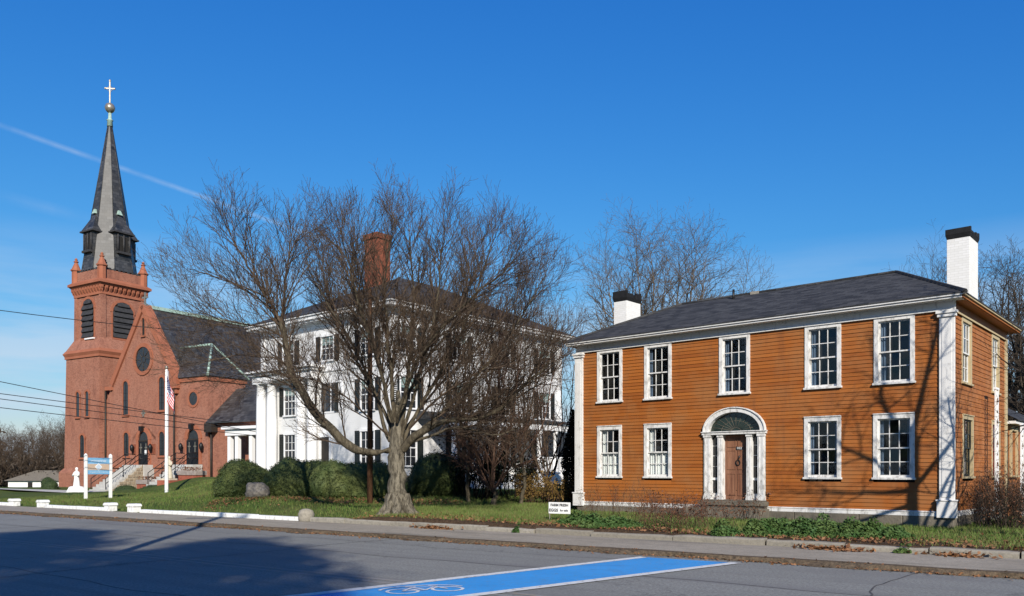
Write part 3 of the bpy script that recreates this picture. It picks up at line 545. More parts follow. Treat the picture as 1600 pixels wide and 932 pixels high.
# sash windows with single panes
def sash_window(T, u0, u1, z0, z1, mat='white_worn', cols=3, rows=4, curtain=None, sashmat=None, proud=.05, casing=.115, parent=None):
    parent = parent or OH; cw = casing; sm = sashmat or mat
    m = MB(T); m.box(u0, u0+cw, -.08, proud, z0+.06, z1); m.box(u1-cw, u1, -.08, proud, z0+.06, z1); m.box(u0+cw, u1-cw, -.08, proud, z1-cw-.01, z1); m.box(u0+.0, u1-.0, -.08, proud+.025, z1, z1+.03)
    w = m.build('window', mat, parent)
    m = MB(T); m.box(u0-.03, u1+.03, -.08, proud+.045, z0, z0+.06); m.build('sill', mat, w, .006)
    a0, a1, b0, b1 = u0+cw, u1-cw, z0+.06, z1-cw-.01; zm = (b0+b1)/2; f = .045
    for k, (s0, s1, nn) in enumerate(((zm-.02, b1, -.015), (b0, zm+.02, -.05))):
        m = MB(T); m.box(a0, a0+f, nn-.035, nn, s0, s1); m.box(a1-f, a1, nn-.035, nn, s0, s1); m.box(a0+f, a1-f, nn-.035, nn, s1-.04, s1); m.box(a0+f, a1-f, nn-.035, nn, s0, s0+(.07 if k else .04)); 
        g0, g1 = a0+f, a1-f; h0, h1 = s0+(.07 if k else .04), s1-.04; pw = (g1-g0)/cols; nr_ = rows//2; ph = (h1-h0)/nr_
        for c in range(1, cols): m.box(g0+c*pw-.011, g0+c*pw+.011, nn-.03, nn-.004, h0, h1)
        for r in range(1, nr_): m.box(g0, g1, nn-.03, nn-.006, h0+r*ph-.011, h0+r*ph+.011)
        m.build('sash', sm, w)
        for c in range(cols):
            for r in range(nr_):
                tl, tt = random.gauss(0, .004), random.gauss(0, .004); p = MB(T); x0, x1, y0, y1 = g0+c*pw, g0+(c+1)*pw, h0+r*ph, h0+(r+1)*ph
                p.face([(x0, nn-.018-tl-tt, y0), (x1, nn-.018+tl-tt, y0), (x1, nn-.018+tl+tt, y1), (x0, nn-.018-tl+tt, y1)]); p.build('pane', 'window_glass', w, uv=False)
    # plaster reveal so the opening reads as a hole in a wall
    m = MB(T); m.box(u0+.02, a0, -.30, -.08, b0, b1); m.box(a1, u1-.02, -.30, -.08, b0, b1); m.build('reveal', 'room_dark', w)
    def cloth(p, q, r, s, mat_='curtain', nf=5):
        m = MB(T); n = nf*6; b = m.pts([(p+(q-p)*i/n, -.13+.018*sin(2*pi*nf*i/n), z) for z in (r, s) for i in range(n+1)]); m.idx([(i, i+1, n+2+i, n+1+i) for i in range(n)], b, True); m.build('curtain', mat_, w)
    if curtain == 'cafe': cloth(a0+.03, a1-.03, b0+.03, zm+.03, nf=8); cloth(a0+.02, a0+.20, zm-.05, b1, nf=2)
    if curtain == 'side': cloth(a0+.02, a0+.17, b0, b1, 'curtain_blue', 2)
    if curtain == 'pair': cloth(a0+.02, a0+.13, b0, b1, 'curtain_blue', 2); cloth(a1-.12, a1-.02, b0, b1, 'curtain_blue', 2)
    return w
for k, (a, b) in enumerate(UPW): sash_window(FRONT, a, b, *ZU, curtain=(None, 'pair', 'side', 'side', 'side')[k])
for k, (a, b) in enumerate(LOW): sash_window(FRONT, a, b, *ZL, curtain=('cafe', 'cafe', 'pair', 'pair')[k])
for a, b in SUP: sash_window(SIDE, a, b, 4.14, 6.0, mat='cream_trim', sashmat='white_trim', casing=.10, proud=.035)
for a, b in SLO: sash_window(SIDE, a, b, 1.5, 3.28, mat='cream_trim', sashmat='maroon_paint' if a > 4 else 'dark_shutter', casing=.10, proud=.035)
# doorway with sidelights and fan
DX = 6.135
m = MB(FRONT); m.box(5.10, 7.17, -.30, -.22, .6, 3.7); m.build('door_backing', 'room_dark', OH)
dw = MB(FRONT)
for u0, u1, n in ((5.10, 5.33, .085), (6.94, 7.17, .085), (5.57, 5.74, .06), (6.56, 6.73, .06)):
    dw.box(u0, u1, -.22, n, .95, 2.86); dw.box(u0+.04, u0+.07, n, n+.012, 1.0, 2.78); dw.box(u1-.07, u1-.04, n, n+.012, 1.0, 2.78); dw.box(u0-.02, u1+.02, -.22, n+.02, .78, .95); dw.box(u0-.02, u1+.02, -.22, n+.025, 2.80, 2.88)
dsur = dw.build('door_surround', 'white_worn', OH, .004)
m = MB(FRONT); m.box(5.04, 7.23, -.22, .12, 2.88, 2.955); m.box(5.02, 7.25, -.05, .15, 2.955, 2.985); m.build('lintel', 'white_worn', dsur, .004)
m = MB(FRONT); arch_band(m, 5.25, 7.02, 3.59, .15, -.2, .085, 20, .61, .9); arch_band(m, 5.10, 7.17, 3.72, .035, -.02, .12, 20, .735, .9); m.build('arch', 'white_worn', dsur)
m = MB(FRONT); m.prism([(DX+.89*cos(pi*k/20), 2.985+.605*sin(pi*k/20)) for k in range(21)], -.12, -.10); fan = m.build('fanlight', 'fan_glass', dsur)
m = MB(FRONT)
for k in range(1, 12):
    a = pi*k/12; m.tube((DX+.14*cos(a), -.095, 2.99+.09*sin(a)), (DX+.83*cos(a), -.095, 2.99+.55*sin(a)), .008, n=4)
for rr in (.16, .5): m.path([(DX+rr*cos(pi*k/16), -.095, 2.99+rr*.66*sin(pi*k/16)) for k in range(17)], .008, 4)
m.build('fan_muntins', 'foundation_stone', fan)
for u0, u1 in ((5.33, 5.57), (6.73, 6.94)):
    m = MB(FRONT); m.box(u0, u1, -.12, -.10, 1.0, 2.86); sl = m.build('sidelight', 'dark_glass', dsur); m = MB(FRONT); m.box(u0, u1, -.10, -.05, 1.42, 1.50); m.box(u0, u1, -.12, -.05, .78, 1.0)
    for z in (1.85, 2.2, 2.52): m.box(u0, u1, -.10, -.085, z, z+.014)
    m.build('sidelight_bar', 'white_worn', sl)
m = MB(FRONT); m.box(5.745, 6.555, -.20, -.13, .80, 2.86); door = m.build('door', 'door_wood', OH)
for u0, u1, z0, z1 in ((5.84, 6.10, .95, 1.62), (6.20, 6.46, .95, 1.62), (5.84, 6.10, 1.78, 2.36), (6.20, 6.46, 1.78, 2.36), (5.84, 6.10, 2.50, 2.76), (6.20, 6.46, 2.50, 2.76)):
    m = MB(FRONT); m.box(u0, u1, -.13, -.127, z0, z1)
    for a, b, c, d in ((u0-.02, u0, z0-.02, z1+.02), (u1, u1+.02, z0-.02, z1+.02), (u0, u1, z0-.02, z0), (u0, u1, z1, z1+.02)): m.box(a, b, -.13, -.112, c, d)
    m.build('panel', 'door_wood', door)
m = MB(FRONT); m.box(6.13, 6.35, -.128, -.116, 2.385, 2.50); pl_ = m.build('number_plate', 'sign_ink', door)
def text(s, size, T, mat, parent, name='lettering', ext=.002, bold=.0):
    cu = bpy.data.curves.new(name, 'FONT'); cu.body = s; cu.size = size; cu.extrude = ext; cu.align_x = 'CENTER'; cu.align_y = 'CENTER'; cu.offset = size*bold; cu.resolution_u = 3
    tmp = bpy.data.objects.new('tmp', cu); COL.objects.link(tmp); dg = bpy.context.evaluated_depsgraph_get(); dg.update(); me = bpy.data.meshes.new_from_object(tmp.evaluated_get(dg)); bpy.data.objects.remove(tmp)
    me.name = name
    for v in me.vertices: v.co = Vector(T(v.co.x, v.co.y, v.co.z))
    me.materials.clear(); me.materials.append(MATS[mat]); o = bpy.data.objects.new(name, me); COL.objects.link(o); o.parent = parent; return o
text('102', .10, lambda x, y, z: (6.24+x*1.25, .113-z, 2.442+y), 'sign_white', pl_)
m = MB(FRONT)                                     # door knocker with a sprig hung on it
m.path([(6.20+.07*sin(2*pi*k/14), -.105, 1.98+.085*cos(2*pi*k/14)) for k in range(15)], .018, 6); m.tube((6.20, -.11, 2.06), (6.26, -.11, 2.2), .016, .03, 6); m.build('knocker', 'black_iron', door)
m = MB(FRONT); m.box(4.98, 7.28, -.25, .26, .62, .765); o = m.build('door_step', 'foundation_stone', OH, .015); m = MB(FRONT); m.box(4.66, 7.32, -.25, .62, .1, .55); m.build('lower_step', 'foundation_stone', o, .03); m = MB(FRONT); m.box(5.02, 7.25, -.1, .20, .55, .63); m.box(5.05,7.22,-.22,.14,.765,.80); m.build('threshold', 'foundation_stone', o, .01)
m = MB(FRONT); m.box(7.26, 7.33, 0, .10, 1.0, 1.05); m.tube((7.31, .09, 1.02), (7.40, .12, 1.0), .02); m.build('hose_bib', 'door_wood', OH)
# one storey wing behind, wall in line with the end wall
WD = 13.0
m = MB(SIDE); m.box(HD+.05, WD, -4, 0, .2, 3.4); wing = m.build('wing', 'shingle_paint', OH)
m = MB(); m.face([(HW+.35, HD-.0, 3.42), (HW+.35, WD+.3, 3.42), (HW-3.0, WD+.3, 5.3), (HW-3.0, HD-.0, 5.3)]); m.face([(HW-6, HD, 3.4), (HW-3.0, HD, 5.3), (HW-3.0, WD+.3, 5.3), (HW-6, WD+.3, 3.4)]); m.face([(HW+.35, HD, 3.38), (HW+.35, WD+.3, 3.38), (HW+.35, WD+.3, 3.42), (HW+.35, HD, 3.42)]); m.build('wing_roof', 'roof_shingle', wing)
m = MB(SIDE); m.box(HD, WD, 0, .3, 3.28, 3.37); m.build('wing_fascia', 'white_trim', wing); m = MB(SIDE); m.box(HD+.02, HD+.2, 0, .03, .5, 3.3); m.build('corner_board', 'cream_trim', wing)
for a in (7.55, 10.0): sash_window(SIDE, a, a+1.1, 1.5, 3.2, mat='cream_trim', sashmat='maroon_paint', proud=.07)
# lattice posts standing off the end wall
def trellis(y, n, zt, lab):
    t = thing('lattice_post', lab, 'trellis'); t.parent = None
    M_ = Matrix.Translation((2.47, 30.35, 0)) @ Matrix.Rotation(-radians(41.2), 4, 'Z'); base = M_ @ Vector((HW+n, y, .25)); t.location = base; t.rotation_euler = (0, 0, -radians(41.2)); h = zt-.25
    for s in (-.16, .16): MB().box(-.02, .02, s-.03, s+.03, 0, h).build('upright', 'white_clean', t)
    MB().box(-.03, .03, -.22, .22, h, h+.06).build('cap', 'white_clean', t)
    k = int(h/.32)
    for i in range(k):
        z = i*.32; s = 1 if i % 2 else -1
        MB().tube((.0, -.14*s, z+.02), (.0, .14*s, z+.32), .016, n=4).build('lattice_bar', 'white_clean', t)
        MB().tube((.012, .14*s, z+.02), (.012, -.14*s, z+.32), .016, n=4).build('lattice_bar', 'white_clean', t)
trellis(3.75, .35, 4.15, 'tall white lattice post between the two lower end windows of the orange house'); trellis(6.75, .5, 3.2, 'shorter white lattice post beside the low wing of the orange house')

# ------------------------------------------------------------------ white mansion
MW, MD = 11.0, 13.7; GZ = 1.0; EV = 9.78
MH = house_frame('white_mansion', 'three storey white clapboard mansion behind the big bare tree, dark shutters and hip roof', 'house', -5.82, 40, 40)
MF = lambda u, n, z: (u, -n, z); MS = lambda u, n, z: (n, u, z)          # front: u in [-MW,0]; right end: u in [0,MD]
m = MB(); m.box(-MW, 0, 0, MD, GZ-.6, EV-.05); m.build('wall', 'white_clapboard', MH)
m = MB(); m.box(-MW-.03, .03, -.03, MD+.03, GZ-.6, 1.5); m.build('foundation', 'foundation_stone', MH)
m = MB(); m.box(-MW-.06, .06, -.06, MD+.06, EV-.55, EV-.12); m.build('frieze', 'white_clean', MH)
m = MB(); m.box(-MW-.6, .6, -.6, MD+.6, EV-.12, EV+.06); m.box(-MW-.68, .68, -.68, MD+.68, EV+.06, EV+.13)
for i in range(24): m.box(-MW+i*.47, -MW+i*.47+.2, -.5, -.06, EV-.22, EV-.12)
for i in range(29): m.box(.06, .5, i*.48, i*.48+.2, EV-.22, EV-.12)
m.build('cornice', 'white_clean', MH)
e = .72; m = MB(); A, B, C_, D = (-MW-e,-e,EV+.14), (e,-e,EV+.14), (e,MD+e,EV+.14), (-MW-e,MD+e,EV+.14); r0, r1 = (-MW/2, MW/2, 12.9), (-MW/2, MD-MW/2, 12.9)
m.face([A,B,r0]); m.face([B,C_,r1,r0]); m.face([C_,D,r1]); m.face([D,A,r0,r1]); m.face([A,D,C_,B]); m.build('roof', 'roof_shingle', MH)
for x, y, z1, lab in ((-6.4, 4.6, 15.3, 'red brick chimney rising through the tree crown'),):
    m = MB(); m.box(x-.55, x+.55, y-.5, y+.5, 10.5, z1-.3); m.box(x-.62, x+.62, y-.57, y+.57, z1-.3, z1); o = m.build('chimney', 'chimney_brick', MH)
    if lab: o['label'] = lab
m = MB(); m.box(-MW-.05, .05, -.055, MD, 6.92, 7.12); m.build('belt_course', 'white_clean', MH)
for T, u in ((MF, -MW), (MF, -.3), (MS, 0), (MS, MD-.3)):
    m = MB(T); m.box(u, u+.3, 0, .07, GZ, EV-.55); m.build('corner_board', 'white_clean', MH)
def far_window(T, uc, w, z0, z1, shut=True, parent=MH, glass='dark_glass', cols=2, rows=4, blind=0.0, trim='white_clean'):
    a, b = uc-w/2, uc+w/2; m = MB(T); c = .09
    m.box(a-c, a, 0, .06, z0, z1); m.box(b, b+c, 0, .06, z0, z1); m.box(a-c, b+c, 0, .09, z1, z1+.13); m.box(a-c-.03, b+c+.03, 0, .11, z0-.08, z0); m.box(a, b, .01, .045, (z0+z1)/2-.025, (z0+z1)/2+.025)
    for k in range(1, cols+1): m.box(a+w*k/(cols+1)-.009, a+w*k/(cols+1)+.009, .01, .035, z0, z1)
    for k in range(1, rows): 
        if k*2 != rows: m.box(a, b, .01, .033, z0+(z1-z0)*k/rows-.009, z0+(z1-z0)*k/rows+.009)
    wo = m.build('window', trim, parent)
    m = MB(T); m.box(a, b, .004, .014, z0, z1-(z1-z0)*blind); m.build('pane', glass, wo)
    if blind: m = MB(T); m.box(a, b, .004, .014, z1-(z1-z0)*blind, z1); m.build('pane', 'pale_glass', wo)
    if shut:
        for s0 in (a-c-.42, b+c):
            m = MB(T); m.box(s0+.01, s0+.41, .03, .06, z0-.03, z1+.05); n = int((z1-z0)/.09)
            for i in range(n): zz = z0+i*(z1-z0)/n; m.face([(s0+.05, .085, zz), (s0+.37, .085, zz), (s0+.37, .062, zz+.075), (s0+.05, .062, zz+.075)])
            m.build('shutter', 'dark_shutter', wo)
    return wo
FR3 = [-8.4, -4.95, -1.75]
for u in FR3: far_window(MF, u, .95, 7.52, 8.75, blind=.35)
for u in (-8.25, -1.75): far_window(MF, u, .95, 4.78, 6.3, blind=.3)
for u in (-8.25, -1.75): far_window(MF, u, .95, 2.0, 3.7)
SD = [1.05, 4.7, 8.3, 12.0]
for u in SD: far_window(MS, u, 1.0, 7.55, 8.85, blind=.3)
for u in SD: far_window(MS, u, 1.0, 4.85, 6.35, blind=.35)
for u in (1.05, 4.7, 8.3, 12.0): far_window(MS, u, 1.0, 2.0, 3.75)
m = MB(MF); m.box(-5.45, -4.75, 0, .05, 1.55, 3.5); dr = m.build('door', 'dark_wood', MH); m = MB(MF); m.box(-5.62, -5.45, 0, .1, 1.5, 3.75); m.box(-4.75, -4.58, 0, .1, 1.5, 3.75); m.box(-5.45, -4.75, 0, .1, 3.5, 3.75); m.build('frame', 'white_clean', dr)
# recessed second floor gallery opening beside the portico
m = MB(MF); m.box(-5.6, -3.7, .0, .03, 4.75, 6.5); g = m.build('gallery', 'white_clean', MH); m = MB(MF); m.box(-5.45, -4.72, .03, .06, 4.85, 6.3); m.box(-4.60, -4.42, .03, .06, 4.85, 6.3); m.build('pane', 'dark_glass', g); m = MB(MF); m.box(-4.35, -4.05, .03, .08, 4.8, 6.3); m.build('shutter', 'dark_shutter', g)
# two storey portico on the left of the front
pt = []
m = MB(MF); m.box(-10.9, -5.5, 0, .70, 6.68, 7.02); m.box(-11.05, -5.35, 0, .85, 7.02, 7.16); m.box(-11.2, -5.2, 0, 1.0, 7.16, 7.26); po = m.build('portico', 'white_clean', MH)
for u, n, r in ((-10.5, .36, .30), (-9.5, .36, .30), (-6.8, .36, .27), (-5.85, .36, .27)):
    m = MB(lambda x, y, z: (x, -y, z)); m.lathe([(r*1.3, .9), (r*1.3, 1.25), (r*1.12, 1.3), (r, 1.45), (r, 3.6), (r*.92, 5.6), (r*.84, 6.5), (r*1.1, 6.55), (r*1.15, 6.58)], u, n, 18); m.box(u-r*1.3, u+r*1.3, n-r*1.1, n+r*1.1, 6.58, 6.68); m.build('column', 'white_clean', po)
m = MB(MF); m.box(-11.0, -5.4, 0, .9, .7, 1.45); m.build('floor', 'foundation_stone', po)
# right hand porch: shallow dark roof, columns, balustrade
m = MB(MS); PN = 2.3; m.face([(1.6, PN+.35, 4.42), (MD+.6, PN+.35, 4.42), (MD+.6, 0, 4.75), (1.6, 0, 4.75)]); m.face([(1.6, PN+.35, 4.30), (MD+.6, PN+.35, 4.30), (MD+.6, PN+.35, 4.42), (1.6, PN+.35, 4.42)]); m.face([(1.6, 0, 4.3), (1.6, PN+.35, 4.3), (1.6, PN+.35, 4.42), (1.6, 0, 4.75)]); pr = m.build('porch_roof', 'roof_shingle', MH)
m = MB(MS); m.box(1.7, MD+.5, PN-.1, PN+.25, 3.95, 4.29); m.build('entablature', 'white_clean', pr); m = MB(MS); m.box(1.7, MD+.5, 0, PN+.2, .3, 1.55); m.build('deck', 'white_clean', pr)
for u in (1.95, 5.2, 8.6, 10.0, 11.5, 14.0):
    m = MB(); m.lathe([(.2,1.55),(.2,1.62),(.15,1.68),(.14,3.7),(.19,3.8),(.19,3.95)], PN+.02, u, 12); m.build('column', 'white_clean', pr)
m = MB(MS); m.box(8.6, 14.0, PN-.03, PN+.06, 2.42, 2.5); m.box(8.6, 14.0, PN-.03, PN+.06, 1.66, 1.72); rl = m.build('balustrade', 'white_clean', pr)
for i in range(38): MB(MS).box(8.72+i*.14, 8.76+i*.14, PN-.01, PN+.03, 1.72, 2.42).build('baluster', 'white_clean', rl, uv=False)
m = MB(MS); m.box(8.6, 10.0, PN+.02, PN+.05, 2.5, 3.9); m.box(10.2, 11.4, PN+.01, PN+.03, 2.5, 3.9); m.build('porch_screen', 'dark_glass', pr)

# ------------------------------------------------------------------ brick church (local u right along the street front, t back)
CH = house_frame('brick_church', 'red brick church with slate spire, belfry and steep nave roof', 'church', -30.4, 68, 32)
CF = lambda u, n, z: (u, -n, z)
tx, ty = -7.75, 2.0; CB = 'church_brick'
m = MB(); m.frus(tx, ty, -.3, 11.55, 2.66, 2.66, 2.52, 2.52); tw = m.build('tower', CB, CH)
for hz, a, b in ((-.2, 2.95, 1.6),): m = MB(); m.frus(tx, ty, hz, b, a, a, a, a); m.frus(tx, ty, b, b+.35, a, a, 2.68, 2.68); m.build('plinth', CB, tw)
m = MB(); m.box(tx-2.62, tx+2.62, ty-2.62, ty+2.62, 11.55, 11.75); m.frus(tx, ty, 11.75, 12.0, 2.62, 2.62, 2.74, 2.74); m.frus(tx, ty, 12.0, 12.25, 2.74, 2.74, 2.58, 2.58); m.build('string_course', 'brownstone', tw)
m = MB(); m.frus(tx, ty, 12.25, 13.35, 2.56, 2.56, 2.02, 2.02); m.build('set_off', CB, tw)
m = MB(); m.frus(tx, ty, 13.35, 17.2, 2.0, 2.0, 1.98, 1.98); bel = m.build('belfry', CB, tw)
for sx in (-1, 1):                               # corner buttress strips of the belfry
    for sy in (-1, 1): MB().frus(tx+sx*1.86, ty+sy*1.86, 13.2, 17.0, .22, .22, .20, .20).build('corner_strip', CB, bel)
m = MB(); m.box(tx-2.1, tx+2.1, ty-2.1, ty+2.1, 17.0, 17.2); m.frus(tx, ty, 17.75, 17.95, 2.22, 2.22, 2.40, 2.40); m.box(tx-2.46, tx+2.46, ty-2.46, ty+2.46, 17.95, 18.15); m.frus(tx, ty, 18.15, 18.4, 2.46, 2.46, 2.12, 2.12); m.box(tx-2.02, tx+2.02, ty-2.02, ty+2.02, 17.2, 17.75); m.build('cornice', 'brownstone', tw)
for k in range(11):                              # corbel table
    o = -2.1+4.2*k/10
    for q in (0, 1, 2, 3):
        m = MB(); c, s_ = (1, 0) if q == 0 else (0, 1) if q == 1 else (-1, 0) if q == 2 else (0, -1)
        f = lambda x, y: (tx+c*x-s_*y, ty+s_*x+c*y)
        bb = m.pts([(*f(o-.10, -2.03), 17.2), (*f(o+.10, -2.03), 17.2), (*f(o+.10, -2.27), 17.55), (*f(o-.10, -2.27), 17.55), (*f(o-.10, -2.29), 17.75), (*f(o+.10, -2.29), 17.75), (*f(o-.10, -2.0), 17.75), (*f(o+.10, -2.0), 17.75)])
        m.idx([(0,1,2,3), (3,2,5,4), (0,3,4,6), (1,7,5,2)], bb); m.build('corbel', 'brownstone', tw, uv=False)
m = MB(); 
for x0, x1, y0, y1 in ((-2.05,2.05,-2.05,-1.75), (-2.05,2.05,1.75,2.05), (-2.05,-1.75,-1.75,1.75), (1.75,2.05,-1.75,1.75)): m.box(tx+x0, tx+x1, ty+y0, ty+y1, 18.4, 19.2)
m.build('parapet', CB, tw)
m = MB()
for k in range(9):
    o = -1.7+3.4*k/8
    for f in ((o-.1, o+.1, -2.08, -1.72), (o-.1, o+.1, 1.72, 2.08), (-2.08, -1.72, o-.1, o+.1), (1.72, 2.08, o-.1, o+.1)): m.box(tx+f[0], tx+f[1], ty+f[2], ty+f[3], 19.2, 19.36)
m.build('crenels', 'slate', tw)
for sx in (-1, 1):
    for sy in (-1, 1):
        m = MB(); m.lathe([(.36,18.2),(.36,19.35),(.46,19.42),(.46,19.52),(.37,19.58),(.20,20.0),(.13,20.18),(.21,20.22),(.21,20.28),(.10,20.34),(.14,20.46),(.02,20.6)], tx+sx*1.95, ty+sy*1.95, 8, False, pi/8); m.build('pinnacle', 'brownstone', tw)
# arched openings: brick ring, glass or louvers
def lancet(T, uc, w, z0, z1, parent, glass='leaded_glass', ring=.16, name='window', slats=0):
    m = MB(T); a, b = uc-w/2, uc+w/2
    arch_band(m, a, b, z1, ring, 0, .07, 10); m.box(a-ring*.6, a, 0, .05, z0, z1-w/2); m.box(b, b+ring*.6, 0, .05, z0, z1-w/2); m.box(a-.12, b+.12, 0, .12, z0-.16, z0)
    o = m.build(name, 'brownstone', parent)
    m = MB(T); m.prism([(x, z) for x, z in arch_poly(a, b, z0, z1)], .012, .004); m.build('pane', glass, o)
    m = MB(T); 
    if w > .5 and not slats:
        m.box(uc-.02, uc+.02, .012, .03, z0, z1)
        for k in range(1, int((z1-z0)/.6)): m.box(a, b, .012, .028, z0+k*.6-.012, z0+k*.6+.012)
        m.build('leading', 'black_iron', o)
    for k in range(slats):
        zz = z0+(z1-z0)*(k+.15)/slats; hw = w/2 if zz < z1-w/2 else sqrt(max(.01, (w/2)**2-(zz+.2-z1+w/2)**2)) if zz+.2-z1+w/2 < w/2 else .1
        m = MB(T); bb = m.pts([(uc-hw, .16, zz), (uc+hw, .16, zz), (uc+hw, .03, zz+.40), (uc-hw, .03, zz+.40), (uc-hw, .14, zz-.03), (uc+hw, .14, zz-.03)]); m.idx([(0,1,2,3), (4,5,1,0)], bb); m.build('louver_slat', 'louver', o, uv=False)
    return o
TF = lambda n0: (lambda u, n, z: (u, ty-n0-n, z)); TS = lambda n0: (lambda u, n, z: (tx+n0+n, u, z)); TL = lambda n0: (lambda u, n, z: (tx-n0-n, u, z))
lancet(TF(2.0), tx+.0, 1.75, 13.35, 16.75, bel, 'room_dark', .22, 'belfry_opening', 7); lancet(TS(2.0), ty-.05, 1.9, 13.35, 16.55, bel, 'room_dark', .22, 'belfry_opening', 7); lancet(TL(2.0), ty, 1.9, 13.35, 16.55, bel, 'room_dark', .22, 'belfry_opening', 7)
m = MB(TF(2.0)); m.box(tx-.2, tx+1.1, 0, .25, 13.18, 13.3); m.build('ledge', 'white_clean', bel)
lancet(TF(2.60), tx-.55, .50, 6.45, 8.6, tw); lancet(TF(2.60), tx+.85, .50, 6.45, 8.6, tw); lancet(TF(2.655), tx+.2, .66, 2.9, 4.85, tw)
lancet(TS(2.60), ty-1.1, .5, 6.3, 8.6, tw)
# spire
m = MB(); sp = [(2.10, 19.3), (1.95, 20.4), (1.42, 24.0), (.13, 32.8)]
R8 = 1/cos(pi/8); m.lathe([(r*R8, z) for r, z in sp], tx, ty, 8, False, pi/8); spire = m.build('spire', 'slate', tw)
m = MB()
for k in range(8):
    a = pi/8+k*pi/4; m.path([(tx+r*R8*cos(a), ty+r*R8*sin(a), z) for r, z in sp], .035, 4)
m.build('hip_flashing', 'slate', spire)
for q in range(4):                                # lucarnes on the four square faces
    a = q*pi/2-pi/2; c, s_ = cos(a), sin(a); f = lambda x, y, c=c, s_=s_: (tx+c*y-s_*x, ty+s_*y+c*x)    # x across, y outwards
    m = MB(lambda x, y, z, f=f: (*f(x, y), z)); m.box(-.72, .72, .6, 1.98, 20.3, 22.75); o = m.build('dormer', 'slate', spire)
    m = MB(lambda x, y, z, f=f: (*f(x, y), z)); bb = m.pts([(-.92, 2.16, 22.7), (.92, 2.16, 22.7), (.92, 1.0, 22.7), (-.92, 1.0, 22.7), (0, 1.25, 24.6)]); m.idx([(0,1,4), (1,2,4), (3,0,4), (0,3,2,1)], bb); m.build('dormer_roof', 'slate', o)
    m = MB(lambda x, y, z, f=f: (*f(x, y), z)); m.box(-.98, .98, .9, 2.22, 22.6, 22.72); m.build('eave', 'louver', o)
    m = MB(lambda x, y, z, f=f: (*f(x, y), z)); m.prism([(x, z) for x, z in arch_poly(-.42, -.06, 21.0, 22.35)], 1.99, 2.0); m.prism([(x, z) for x, z in arch_poly(.06, .42, 21.0, 22.35)], 1.99, 2.0); m.build('opening', 'room_dark', o)
    m = MB(lambda x, y, z, f=f: (*f(x, y), z)); m.box(-.62, .62, 1.98, 2.25, 20.78, 20.98)
    for xx in (-.55, .0, .55): m.tube((xx, 2.08, 20.98), (xx, 2.08, 22.45), .07, n=6)
    m.build('colonnette', 'louver', o)
    m = MB(lambda x, y, z, f=f: (*f(x, y), z)); m.frus(0, 1.36, 24.35, 24.75, .24, .20, .10, .1); m.build('finial', 'copper_green', o)
m = MB(); m.lathe([(.26,32.5),(.22,33.0),(.30,33.05),(.16,33.15),(.12,33.75)], tx, ty, 10); m.build('spire_cap', 'copper_green', spire)
m = MB(); m.lathe([(.12,33.7),(.30,33.85),(.40,34.0),(.44,34.2),(.34,34.45),(.16,34.58),(.06,34.62)], tx, ty, 14); m.build('orb', 'gilt', spire)
m = MB(lambda x, y, z: (tx+x*.75+y*.66, ty-y*.75+x*.66, z))
m.box(-.045, .045, -.045, .045, 34.6, 36.6); m.box(-.38, .38, -.04, .04, 35.85, 35.95)
for p in ((-.38, 35.9), (.38, 35.9), (0, 36.6)): m.lathe([(.02, p[1]-.11), (.09, p[1]-.04), (.09, p[1]+.04), (.02, p[1]+.11)], p[0], 0, 6, False)
m.path([(.22*cos(2*pi*k/16), 0, 35.87+.22*sin(2*pi*k/16)) for k in range(17)], .025, 5); m.build('cross', 'gilt', spire)
# nave facade and roof
NL, NRt, AP = -4.0, 4.2, 15.3; NX = .1; NE = 9.2
m = MB(); m.prism([(NL-1.2, -.3), (NRt, -.3), (NRt, NE), (NX, AP), (NL, NE), (NL-1.2, NE-1.6)], 0, .5); nf = m.build('facade', CB, CH)
m = MB(); m.box(NL, NRt-.1, .5, 30, -.3, NE-.2); m.build('nave_wall', CB, CH)
m = MB(); m.face([(NX, .35, AP-.1), (NX, 30, AP-.1), (NRt+.5, 30, NE-.75), (NRt+.5, .35, NE-.75)]); m.face([(NX, .35, AP-.1), (NL-.5, .35, NE-.75), (NL-.5, 30, NE-.75), (NX, 30, AP-.1)]); m.build('nave_roof', 'slate', CH)
m = MB(); m.box(NX-.12, NX+.12, .5, 30, AP-.12, AP+.16); m.build('ridge_copper', 'copper_green', CH)
def rake(x0, z0, x1, z1):
    m = MB(); d = np.array([x1-x0, z1-z0]); d /= np.linalg.norm(d); n = np.array([-d[1], d[0]])
    if n[1] < 0: n = -n
    p, q = np.array([x0, z0]), np.array([x1, z1]); m.prism([tuple(p-n*.28), tuple(q-n*.28), tuple(q+n*.16), tuple(p+n*.16)], -.16, .62); return m.build('gable_coping', 'brownstone', nf)
rake(NL-.25, NE-.1, NX, AP+.05); rake(NRt+.25, NE-.1, NX, AP+.05)
m = MB(); m.box(NRt-.35, NRt+.5, -.25, .7, NE-.9, NE-.05); m.box(NRt-.2, NRt+.35, -.12, .6, 7.9, NE-.9); m.build('kneeler', 'brownstone', nf)
m = MB(); m.box(NX-.06, NX+.06, .1, .22, AP+.1, AP+1.15); m.box(NX-.36, NX+.36, .11, .21, AP+.66, AP+.80); m.box(NX-.2, NX+.2, .0, .32, AP+.05, AP+.2); m.build('gable_cross', 'gilt', nf)
lancet(CF, NX+.05, .34, 12.9, 14.3, nf, 'room_dark', .12, 'slit_window')
m = MB(CF); n = 28
for i in range(n):
    a, b = 2*pi*i/n, 2*pi*(i+1)/n; P = lambda r, q: (NX+.02+r*cos(q), 10.92+r*sin(q)); m.prism([P(1.02, a), P(1.32, a), P(1.32, b), P(1.02, b)], 0, .09)
rose = m.build('rose_window', 'brownstone', nf)
